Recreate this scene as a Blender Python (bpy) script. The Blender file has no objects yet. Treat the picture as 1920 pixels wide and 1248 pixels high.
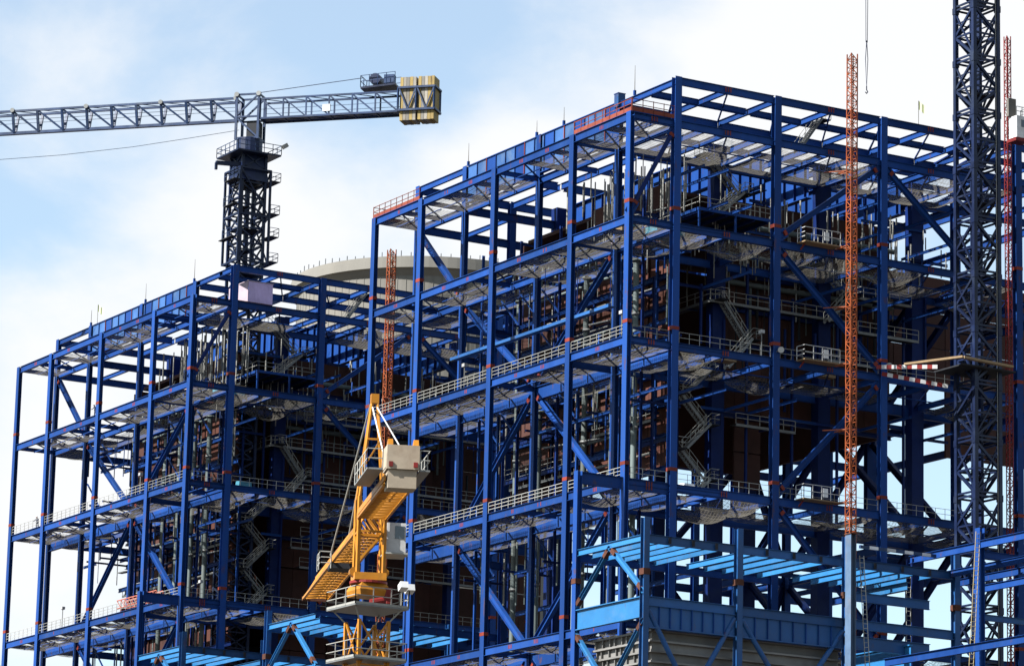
import bpy, math, random
from mathutils import Vector, Matrix, noise
R = math.radians
rnd = random.Random(7)
sc = bpy.context.scene
COL = sc.collection

# ------------------------------------------------------------------ camera
cam = bpy.data.cameras.new('camera'); cam_o = bpy.data.objects.new('camera', cam); COL.objects.link(cam_o)
cam.sensor_width = 36.0; cam.lens = 131.55; cam.clip_start = 1.0; cam.clip_end = 6000
cr, cu, cf = (Vector(a) for a in ((0.85895, -0.51154, 0.02308), (-0.13076, -0.17554, 0.97575), (0.49509, 0.84114, 0.21767)))
cm = Matrix((cr, cu, -cf)).transposed().to_4x4(); cm.translation = (-193.83, -306.82, 1.70)
cam_o.matrix_world = cm
sc.camera = cam_o

# ------------------------------------------------------------------ sky and sun
SUN_AZ = Vector((-0.998, 0.062))            # the side the sun stands on (x = along the front face, y = along the left face)
SUN_EL = R(41)
world = bpy.data.worlds.new('World'); sc.world = world; world.use_nodes = True
wn, wl = world.node_tree.nodes, world.node_tree.links
wn.clear()
def wnode(t, **k):
    n = wn.new(t)
    for a, b in k.items(): setattr(n, a, b)
    return n
sky = wnode('ShaderNodeTexSky', sky_type='NISHITA', sun_disc=False)
sky.sun_elevation = SUN_EL
sky.sun_rotation = math.atan2(SUN_AZ.x, SUN_AZ.y)
sky.air_density = 1.0; sky.dust_density = 0.6; sky.ozone_density = 1.5
bg = wnode('ShaderNodeBackground'); bg.inputs[1].default_value = 0.064
tint = wnode('ShaderNodeVectorMath', operation='MULTIPLY'); tint.inputs[1].default_value = (0.93, 1.05, 1.03)
wl.new(sky.outputs[0], tint.inputs[0]); wl.new(tint.outputs[0], bg.inputs[0])
tc = wnode('ShaderNodeTexCoord')
nrm = wnode('ShaderNodeVectorMath', operation='NORMALIZE'); wl.new(tc.outputs['Generated'], nrm.inputs[0])
def wmath(op, a, b):
    n = wnode('ShaderNodeMath', operation=op)
    for k, x in enumerate((a, b)):
        if isinstance(x, (int, float)): n.inputs[k].default_value = x
        else: wl.new(x, n.inputs[k])
    return n.outputs[0]
mp = wnode('ShaderNodeMapping'); mp.inputs['Scale'].default_value = (1, 1, 1.7); mp.inputs['Location'].default_value = (0.13, 0.4, 0.2)
wl.new(nrm.outputs[0], mp.inputs[0])
n1 = wnode('ShaderNodeTexNoise'); n1.inputs['Scale'].default_value = 13.0; n1.inputs['Detail'].default_value = 10; n1.inputs['Roughness'].default_value = 0.56; n1.inputs['Distortion'].default_value = 0.25
n2 = wnode('ShaderNodeTexNoise'); n2.inputs['Scale'].default_value = 3.2; n2.inputs['Detail'].default_value = 5
wl.new(mp.outputs[0], n1.inputs['Vector']); wl.new(mp.outputs[0], n2.inputs['Vector'])
cloud = wmath('ADD', wmath('MULTIPLY', n1.outputs['Fac'], 0.85), wmath('MULTIPLY', n2.outputs['Fac'], 0.35))
# the single clouds and blue gaps of this sky: direction, angular radius, weight
for x, y, z, r, w in ((0.3713, 0.8843, 0.2831, 0.0371, 0.24), (0.4349, 0.8687, 0.2370, 0.0599, 0.42), (0.3947, 0.8961, 0.2031, 0.0542, 0.34), (0.4955, 0.8322, 0.2488, 0.0542, 0.45), (0.5564, 0.7809, 0.2839, 0.0613, 0.50), (0.5917, 0.7531, 0.2876, 0.0470, 0.40),
                      (0.3915, 0.9072, 0.1540, 0.0599, 0.34), (0.4634, 0.8358, 0.2946, 0.0613, -0.16), (0.3848, 0.8870, 0.2552, 0.0328, 0.06), (0.5780, 0.7958, 0.1805, 0.0798, -0.60), (0.4428, 0.8557, 0.2678, 0.0285, -0.05)):
    dn = wnode('ShaderNodeVectorMath', operation='DISTANCE'); dn.inputs[1].default_value = (x, y, z); wl.new(nrm.outputs[0], dn.inputs[0])
    mr = wnode('ShaderNodeMapRange', interpolation_type='SMOOTHSTEP'); mr.inputs['From Min'].default_value = r; mr.inputs['From Max'].default_value = 0.0; mr.inputs['To Min'].default_value = 0; mr.inputs['To Max'].default_value = w
    wl.new(dn.outputs['Value'], mr.inputs['Value'])
    cloud = wmath('ADD', cloud, mr.outputs[0])
cr_ = wnode('ShaderNodeMapRange', interpolation_type='SMOOTHSTEP'); cr_.inputs['From Min'].default_value = 0.50; cr_.inputs['From Max'].default_value = 0.92; cr_.inputs['To Min'].default_value = 0.28   # thin high veil
wl.new(cloud, cr_.inputs['Value'])
bgc = wnode('ShaderNodeBackground'); bgc.inputs[0].default_value = (0.965, 0.98, 1.0, 1); bgc.inputs[1].default_value = 0.315
mixs = wnode('ShaderNodeMixShader'); wl.new(cr_.outputs[0], mixs.inputs[0]); wl.new(bg.outputs[0], mixs.inputs[1]); wl.new(bgc.outputs[0], mixs.inputs[2])
wo = wnode('ShaderNodeOutputWorld'); wl.new(mixs.outputs[0], wo.inputs[0])

sun = bpy.data.lights.new('sun', 'SUN'); sun.energy = 5.0; sun.angle = R(0.53); sun.color = (1.0, 0.965, 0.91)
sun_o = bpy.data.objects.new('sun', sun); COL.objects.link(sun_o)
sv = Vector((SUN_AZ.x * math.cos(SUN_EL), SUN_AZ.y * math.cos(SUN_EL), math.sin(SUN_EL)))
sun_o.rotation_euler = (-sv).to_track_quat('-Z', 'Y').to_euler()

sc.view_settings.view_transform = 'Standard'; sc.view_settings.look = 'None'
sc.view_settings.exposure = 1.7; sc.view_settings.gamma = 1.0; sc.view_settings.use_curve_mapping = False
try:
    sc.cycles.transparent_max_bounces = 16; sc.cycles.max_bounces = 6; sc.cycles.diffuse_bounces = 3
except Exception: pass

# ------------------------------------------------------------------ materials
def material(name, col, rough=0.5, metal=0.0, var=0.18, scale=0.6, dirt=None, dirt_amt=0.0, dirt_scale=0.35, bump=0.0, spec=0.22, streak=False, rust=0.0):
    m = bpy.data.materials.new(name); m.use_nodes = True
    nt = m.node_tree; N, L = nt.nodes, nt.links
    b = N['Principled BSDF']
    b.inputs['Roughness'].default_value = rough; b.inputs['Metallic'].default_value = metal
    b.inputs['Specular IOR Level'].default_value = spec
    g = N.new('ShaderNodeNewGeometry')
    ma = N.new('ShaderNodeMapping'); L.new(g.outputs['Position'], ma.inputs[0])
    if streak: ma.inputs['Scale'].default_value = (1, 1, 0.14)
    n = N.new('ShaderNodeTexNoise'); n.inputs['Scale'].default_value = scale; n.inputs['Detail'].default_value = 6; n.inputs['Roughness'].default_value = 0.6
    L.new(ma.outputs[0], n.inputs['Vector'])
    r = N.new('ShaderNodeMapRange'); r.inputs['From Min'].default_value = 0.3; r.inputs['From Max'].default_value = 0.7
    r.inputs['To Min'].default_value = 1 - var; r.inputs['To Max'].default_value = 1 + var
    L.new(n.outputs['Fac'], r.inputs['Value'])
    v = N.new('ShaderNodeVectorMath'); v.operation = 'SCALE'; v.inputs[0].default_value = [c * 0.55 for c in col[:3]]
    oi = N.new('ShaderNodeObjectInfo'); ro = N.new('ShaderNodeMapRange'); ro.inputs['To Min'].default_value = 0.72; ro.inputs['To Max'].default_value = 1.18
    L.new(oi.outputs['Random'], ro.inputs['Value'])
    mu = N.new('ShaderNodeMath'); mu.operation = 'MULTIPLY'; L.new(r.outputs[0], mu.inputs[0]); L.new(ro.outputs[0], mu.inputs[1])
    L.new(mu.outputs[0], v.inputs['Scale'])
    out = v.outputs[0]
    if dirt:
        n2 = N.new('ShaderNodeTexNoise'); n2.inputs['Scale'].default_value = dirt_scale; n2.inputs['Detail'].default_value = 8; n2.inputs['Roughness'].default_value = 0.7
        L.new(ma.outputs[0], n2.inputs['Vector'])
        r2 = N.new('ShaderNodeMapRange'); r2.inputs['From Min'].default_value = 0.52; r2.inputs['From Max'].default_value = 0.72
        r2.inputs['To Max'].default_value = dirt_amt; L.new(n2.outputs['Fac'], r2.inputs['Value'])
        mx = N.new('ShaderNodeMix'); mx.data_type = 'RGBA'
        L.new(r2.outputs[0], mx.inputs[0]); L.new(out, mx.inputs[6]); mx.inputs[7].default_value = (*[c * 0.55 for c in dirt], 1)
        out = mx.outputs[2]
    if rust:
        m3 = N.new('ShaderNodeMapping'); m3.inputs['Scale'].default_value = (1, 1, 0.35); L.new(g.outputs['Position'], m3.inputs[0])
        n3 = N.new('ShaderNodeTexNoise'); n3.inputs['Scale'].default_value = 1.3; n3.inputs['Detail'].default_value = 5; n3.inputs['Roughness'].default_value = 0.65
        L.new(m3.outputs[0], n3.inputs['Vector'])
        r3 = N.new('ShaderNodeMapRange'); r3.inputs['From Min'].default_value = 0.60; r3.inputs['From Max'].default_value = 0.70; r3.inputs['To Max'].default_value = rust
        L.new(n3.outputs['Fac'], r3.inputs['Value'])
        x3 = N.new('ShaderNodeMix'); x3.data_type = 'RGBA'; L.new(r3.outputs[0], x3.inputs[0]); L.new(out, x3.inputs[6]); x3.inputs[7].default_value = (0.055, 0.03, 0.028, 1)
        out = x3.outputs[2]
    L.new(out, b.inputs['Base Color'])
    rr = N.new('ShaderNodeMapRange'); rr.inputs['To Min'].default_value = max(0.05, rough - 0.12); rr.inputs['To Max'].default_value = min(1, rough + 0.15)
    L.new(n.outputs['Fac'], rr.inputs['Value']); L.new(rr.outputs[0], b.inputs['Roughness'])
    if bump:
        bp = N.new('ShaderNodeBump'); bp.inputs['Strength'].default_value = bump; bp.inputs['Distance'].default_value = 0.05
        L.new(n.outputs['Fac'], bp.inputs['Height']); L.new(bp.outputs[0], b.inputs['Normal'])
    return m
M = {}
M['blue'] = material('royal_blue_paint', (0.015, 0.064, 0.270), 0.45, spec=0.07, rust=0.7, var=0.16, scale=0.5, dirt=(0.045, 0.10, 0.22), dirt_amt=0.3, streak=True)
M['blue_deep'] = material('shaded_blue_paint', (0.008, 0.024, 0.125), 0.45, spec=0.07, var=0.2, scale=0.5, dirt=(0.04, 0.06, 0.12), dirt_amt=0.4)  # royal blue darkened; the gloom on inner and rear steel is in the colour
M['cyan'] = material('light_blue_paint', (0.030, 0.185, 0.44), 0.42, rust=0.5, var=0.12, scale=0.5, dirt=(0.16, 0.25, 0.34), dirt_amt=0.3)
M['navy'] = material('dark_crane_blue', (0.008, 0.017, 0.058), 0.4, var=0.25, scale=0.8, dirt=(0.06, 0.08, 0.11), dirt_amt=0.5)
M['slate'] = material('slate_blue_paint', (0.022, 0.050, 0.130), 0.42, var=0.2, scale=0.8, dirt=(0.18, 0.2, 0.22), dirt_amt=0.4)
M['red'] = material('red_oxide_primer', (0.22, 0.030, 0.016), 0.65, var=0.2, scale=2)
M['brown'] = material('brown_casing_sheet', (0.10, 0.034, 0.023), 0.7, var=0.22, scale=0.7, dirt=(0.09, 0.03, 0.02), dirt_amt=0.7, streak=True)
M['brown_shaded'] = material('shaded_brown_sheet', (0.080, 0.032, 0.025), 0.75, var=0.3, scale=0.7, dirt=(0.02, 0.012, 0.01), dirt_amt=0.7)  # casing brown darkened, so the shade inside is painted into the sheets
M['galv'] = material('galvanised_steel', (0.24, 0.25, 0.25), 0.5, metal=0.25, var=0.15, scale=2)
M['rail'] = material('galvanised_handrail', (0.42, 0.42, 0.39), 0.55, var=0.12, scale=2)
M['pipe'] = material('grey_green_pipe', (0.15, 0.19, 0.19), 0.5, var=0.2, scale=0.5, dirt=(0.12, 0.12, 0.11), dirt_amt=0.6, streak=True)
M['rod'] = material('pale_steel_rod', (0.30, 0.30, 0.28), 0.5, metal=0.2, var=0.2, scale=1)
M['deck'] = material('dark_grating', (0.022, 0.025, 0.032), 0.75, var=0.3, scale=2)
M['orange'] = material('orange_mast_paint', (0.36, 0.085, 0.025), 0.55, var=0.2, scale=0.6, dirt=(0.20, 0.055, 0.02), dirt_amt=0.7)
M['redmast'] = material('red_mast_paint', (0.24, 0.020, 0.018), 0.55, var=0.2, scale=0.8)
M['yellow'] = material('crane_yellow_paint', (0.56, 0.225, 0.016), 0.45, var=0.14, scale=0.8, dirt=(0.20, 0.10, 0.03), dirt_amt=0.6)
M['ballast'] = material('beige_concrete_ballast', (0.60, 0.50, 0.38), 0.8, var=0.12, scale=1.2, dirt=(0.26, 0.18, 0.12), dirt_amt=0.6, bump=0.2)
M['white'] = material('white_paint', (0.80, 0.81, 0.82), 0.5, var=0.08, scale=1.0, dirt=(0.35, 0.33, 0.3), dirt_amt=0.5)
M['cwy'] = material('pale_yellow_slab', (0.44, 0.32, 0.11), 0.7, dirt=(0.22, 0.17, 0.10), dirt_amt=0.7, dirt_scale=0.9, rust=0.5, var=0.1, scale=1)
M['cww'] = material('off_white_slab', (0.40, 0.37, 0.32), 0.7, dirt=(0.22, 0.17, 0.10), dirt_amt=0.7, dirt_scale=0.9, rust=0.5, var=0.12, scale=1)
M['cwg'] = material('grey_slab', (0.21, 0.20, 0.18), 0.7, dirt=(0.22, 0.17, 0.10), dirt_amt=0.7, dirt_scale=0.9, rust=0.5, var=0.15, scale=1)
M['concrete'] = material('weathered_concrete', (0.27, 0.26, 0.235), 0.85, var=0.12, scale=0.25, dirt=(0.24, 0.22, 0.19), dirt_amt=0.6, dirt_scale=0.12, bump=0.2, streak=True)
M['clad'] = material('grey_corrugated_cladding', (0.25, 0.245, 0.235), 0.5, metal=0.2, var=0.15, scale=0.6, dirt=(0.16, 0.14, 0.12), dirt_amt=0.6)
M['ply'] = material('pine_plywood', (0.36, 0.25, 0.14), 0.75, var=0.2, scale=2)
M['tarp'] = material('pale_pink_sheeting', (0.62, 0.50, 0.58), 0.7, var=0.15, scale=0.8)
M['lilac'] = material('lilac_corrugated_sheet', (0.75, 0.60, 0.95), 0.6, var=0.12, scale=1)
M['glass'] = material('dark_glass', (0.05, 0.07, 0.09), 0.12, var=0.1, spec=0.8)
M['ground'] = material('site_soil', (0.13, 0.11, 0.09), 0.95, var=0.2, scale=0.05)
M['work'] = material('navy_overalls', (0.03, 0.04, 0.09), 0.8, var=0.2, scale=3)
M['skin'] = material('skin', (0.30, 0.16, 0.10), 0.6, var=0.05)
M['flag'] = material('pale_green_flag', (0.85, 0.92, 0.55), 0.7, var=0.1)
M['turq'] = material('turquoise_sheet', (0.06, 0.25, 0.35), 0.6, var=0.2, scale=1)
M['lamp'] = material('floodlight_glass', (0.5, 0.5, 0.5), 0.2, var=0.05)
def net_material():
    m = bpy.data.materials.new('safety_net_mesh'); m.use_nodes = True
    nt = m.node_tree; N, L = nt.nodes, nt.links; N.clear()
    g = N.new('ShaderNodeNewGeometry')
    n = N.new('ShaderNodeTexNoise'); n.inputs['Scale'].default_value = 2.2; n.inputs['Detail'].default_value = 6; n.inputs['Distortion'].default_value = 0.3
    L.new(g.outputs['Position'], n.inputs['Vector'])
    r = N.new('ShaderNodeMapRange'); r.inputs['From Min'].default_value = 0.35; r.inputs['From Max'].default_value = 0.68
    r.inputs['To Min'].default_value = 0.16; r.inputs['To Max'].default_value = 0.46
    L.new(n.outputs['Fac'], r.inputs['Value'])
    sp = N.new('ShaderNodeSeparateXYZ'); L.new(g.outputs['Position'], sp.inputs[0])
    def mth(op, a, b):
        q = N.new('ShaderNodeMath'); q.operation = op
        for k, x in enumerate((a, b)):
            if isinstance(x, (int, float)): q.inputs[k].default_value = x
            else: L.new(x, q.inputs[k])
        return q.outputs[0]
    ln = [mth('LESS_THAN', mth('FRACT', mth('MULTIPLY', sp.outputs[k], 2.6), 0), .15) for k in (0, 1)]
    opac = mth('MAXIMUM', r.outputs[0], mth('MULTIPLY', mth('MAXIMUM', ln[0], ln[1]), .78))
    d = N.new('ShaderNodeBsdfDiffuse'); d.inputs[0].default_value = (0.11, 0.105, 0.09, 1)
    t = N.new('ShaderNodeBsdfTranslucent'); t.inputs[0].default_value = (0.17, 0.16, 0.14, 1)
    a = N.new('ShaderNodeMixShader'); a.inputs[0].default_value = 0.5; L.new(d.outputs[0], a.inputs[1]); L.new(t.outputs[0], a.inputs[2])
    tr = N.new('ShaderNodeBsdfTransparent')
    x = N.new('ShaderNodeMixShader'); L.new(opac, x.inputs[0]); L.new(tr.outputs[0], x.inputs[1]); L.new(a.outputs[0], x.inputs[2])
    o = N.new('ShaderNodeOutputMaterial'); L.new(x.outputs[0], o.inputs[0])
    return m
M['net'] = net_material()
M['slateblue'] = material('weathered_blue_web', (0.045, 0.125, 0.33), 0.35, var=0.22, scale=0.4, dirt=(0.15, 0.2, 0.26), dirt_amt=0.5)
M['red_dull'] = material('rusty_red_board', (0.22, 0.05, 0.03), 0.75, var=0.25, scale=1.2)
M['cyan_mid'] = material('mid_blue_paint', (0.020, 0.105, 0.32), 0.42, rust=0.5, var=0.15, scale=0.5, dirt=(0.08, 0.14, 0.26), dirt_amt=0.4)
M['rust'] = material('rust_brown', (0.10, 0.035, 0.02), 0.8, var=0.3, scale=2)
M['greyblue'] = material('primed_grey_blue', (0.10, 0.165, 0.27), 0.5, var=0.2, scale=0.6, dirt=(0.25, 0.2, 0.16), dirt_amt=0.5)
M['ladder_y'] = material('pale_yellow_ladder', (0.40, 0.33, 0.18), 0.6, var=0.1)
M['salmon'] = material('faded_red_paint', (0.38, 0.12, 0.09), 0.6, var=0.15, scale=1)

# ------------------------------------------------------------------ building helpers
BASE = {}
def tag(o, label=None, cat=None, group=None, kind=None):
    if label: o['label'] = label
    if cat: o['category'] = cat
    if group: o['group'] = group
    if kind: o['kind'] = kind
    return o
def thing(name, label, cat, base=(0, 0, 0), group=None):
    o = bpy.data.objects.new(name, None); COL.objects.link(o)
    o.location = base; o.empty_display_size = 0.5
    BASE[o.name] = Matrix.Translation(base)
    return tag(o, label, cat, group)
def put(name, mesh, parent=None, mw=None):
    """links a mesh at world matrix mw, as a part of parent"""
    o = bpy.data.objects.new(name, mesh); COL.objects.link(o)
    mw = mw or Matrix.Identity(4)
    BASE[o.name] = mw
    if parent is not None:
        o.parent = parent; o.matrix_parent_inverse = BASE[parent.name].inverted()
    o.matrix_basis = mw
    return o
def basis(p0, p1, up=(0, 0, 1), scale=True):
    p0 = Vector(p0); x = Vector(p1) - p0; L = x.length; xn = x / L
    z = Vector(up); z = z - xn * z.dot(xn)
    if z.length < 1e-4:
        z = Vector((1, 0, 0)) - xn * xn.x
    z.normalize(); y = z.cross(xn)
    m = Matrix((xn * (L if scale else 1), y, z)).transposed().to_4x4(); m.translation = p0
    return m
SEC = {}
def section(kind, mat, *a):
    key = (kind, mat) + a
    if key in SEC: return SEC[key]
    if kind in ('I', 'H'):                       # depth, width; I hangs below its line, H is centred
        d, w = a; tf = max(0.03, d * 0.045); tw = max(0.02, w * 0.06)
        o = 0 if kind == 'I' else d / 2
        P = [(-w/2, o), (w/2, o), (w/2, o-tf), (tw/2, o-tf), (tw/2, o-d+tf), (w/2, o-d+tf), (w/2, o-d), (-w/2, o-d), (-w/2, o-d+tf), (-tw/2, o-d+tf), (-tw/2, o-tf), (-w/2, o-tf)]
        caps = [[0, 1, 2, 3, 10, 11], [3, 4, 9, 10], [4, 5, 6, 7, 8, 9]]
    elif kind == 'B':                            # box: depth, width, centred
        d, w = a; P = [(-w/2, d/2), (w/2, d/2), (w/2, -d/2), (-w/2, -d/2)]; caps = [[0, 1, 2, 3]]
    elif kind == 'T':                            # tube
        r, k = a; P = [(r * math.cos(2*math.pi*i/k), -r * math.sin(2*math.pi*i/k)) for i in range(k)]; caps = [list(range(k))]
    n = len(P)
    V = [(0, y, z) for y, z in P] + [(1, y, z) for y, z in P]
    F = [[i, (i+1) % n, n+(i+1) % n, n+i] for i in range(n)]
    F += [c[::-1] for c in caps] + [[n+i for i in c] for c in caps]
    me = bpy.data.meshes.new('section_' + kind); me.from_pydata(V, [], F); me.materials.append(M[mat]); me.update()
    if kind == 'T':
        for p in me.polygons: p.use_smooth = len(p.vertices) == 4
    SEC[key] = me
    return me
def member(parent, name, p0, p1, sec, mat='blue', up=(0, 0, 1)):
    return put(name, section(sec[0], mat, *sec[1:]), parent, basis(p0, p1, up))
class MB:
    def __init__(s): s.V = []; s.F = []
    def add(s, V, F):
        b = len(s.V); s.V += [tuple(v) for v in V]; s.F += [[b+i for i in f] for f in F]
    def box(s, a, b):
        (x0, y0, z0), (x1, y1, z1) = a, b
        s.add([(x0,y0,z0),(x1,y0,z0),(x1,y1,z0),(x0,y1,z0),(x0,y0,z1),(x1,y0,z1),(x1,y1,z1),(x0,y1,z1)],
              [[0,3,2,1],[4,5,6,7],[0,1,5,4],[1,2,6,5],[2,3,7,6],[3,0,4,7]])
    def bar(s, p0, p1, w, h=None, up=(0, 0, 1)):
        h = h or w; m = basis(p0, p1, up)
        s.add([m @ Vector(c) for c in ((0,-w/2,-h/2),(0,w/2,-h/2),(0,w/2,h/2),(0,-w/2,h/2),(1,-w/2,-h/2),(1,w/2,-h/2),(1,w/2,h/2),(1,-w/2,h/2))],
              [[0,3,2,1],[4,5,6,7],[0,1,5,4],[1,2,6,5],[2,3,7,6],[3,0,4,7]])
    def tube(s, p0, p1, r, k=6, r1=None):
        m = basis(p0, p1); r1 = r if r1 is None else r1
        V = [m @ Vector((e, q*math.cos(2*math.pi*i/k), q*math.sin(2*math.pi*i/k))) for e, q in ((0, r), (1, r1)) for i in range(k)]
        s.add(V, [[i, (i+1) % k, k+(i+1) % k, k+i] for i in range(k)] + [list(range(k))[::-1], [k+i for i in range(k)]])
    def path(s, pts, r, k=6):
        """one continuous swept tube"""
        pts = [Vector(p) for p in pts]; V = []; F = []
        for j, p in enumerate(pts):
            d = (pts[min(j+1, len(pts)-1)] - pts[max(j-1, 0)]).normalized()
            a = d.orthogonal() if j == 0 else (a - d * a.dot(d)); a.normalize(); b = d.cross(a)
            V += [p + r * (a * math.cos(2*math.pi*i/k) + b * math.sin(2*math.pi*i/k)) for i in range(k)]
        for j in range(len(pts)-1):
            F += [[j*k+i, j*k+(i+1) % k, (j+1)*k+(i+1) % k, (j+1)*k+i] for i in range(k)]
        F += [list(range(k))[::-1], [(len(pts)-1)*k+i for i in range(k)]]
        s.add(V, F)
    def mesh(s, mat, name='mesh'):
        me = bpy.data.meshes.new(name); me.from_pydata(s.V, [], s.F); me.materials.append(M[mat]); me.update(); return me
    def build(s, name, mat, parent=None, mw=None):
        return put(name, s.mesh(mat, name), parent, mw)
def part(name, mat, parent, f, mw=None):
    m = MB(); f(m); return m.build(name, mat, parent, mw)
ORD = ['first', 'second', 'third', 'fourth', 'fifth', 'sixth', 'seventh', 'eighth', 'ninth', 'tenth']

# ------------------------------------------------------------------ ground
part('ground', 'ground', None, lambda m: m.add([(-3000,-3000,0),(3000,-3000,0),(3000,3000,0),(-3000,3000,0)], [[0,1,2,3]]))['kind'] = 'structure'

# ------------------------------------------------------------------ the two boiler-house frames
U = [0, 10.92, 26.79, 42.70, 53.38]                     # along the sunlit left face, away from the camera
V = [0, 5.52, 17.82, 31.32, 43.6, 49.1, 61.4]           # along the shaded front face
ZR, Z1, Z2, Z3, Z4, Z5, Z6, Z7, Z8 = 110.25, 105.70, 95.0, 82.65, 68.3, 54.25, 40.0, 26.0, 12.0
LEV = [Z1, Z2, Z3, Z4, Z5, Z6]
D = 99.94
def lerp(a, b, t): return a + (b - a) * t
def red_band(col, x, y, z, w, d):
    """primed ring round a column at a field splice"""
    def f(m):
        t = 0.025
        m.box((x-w/2-t, y-d/2-t, z), (x+w/2+t, y+d/2+t, z+0.36))
    part('splice_band', 'red', col, f)
def railing_mesh(m, p0, p1, h=1.1, n=None, bars=(1.0, 0.66, 0.33), t=0.055, kick=0.0):
    p0, p1 = Vector(p0), Vector(p1); L = (p1 - p0).length
    n = n or max(1, round(L / 1.3))
    for i in range(n + 1):
        p = p0.lerp(p1, i / n); m.bar(p, p + Vector((0, 0, h)), t)
    for b in bars: m.bar(p0 + Vector((0, 0, h*b)), p1 + Vector((0, 0, h*b)), t)
    if kick: m.bar(p0 + Vector((0, 0, kick/2)), p1 + Vector((0, 0, kick/2)), 0.02, kick)

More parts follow.
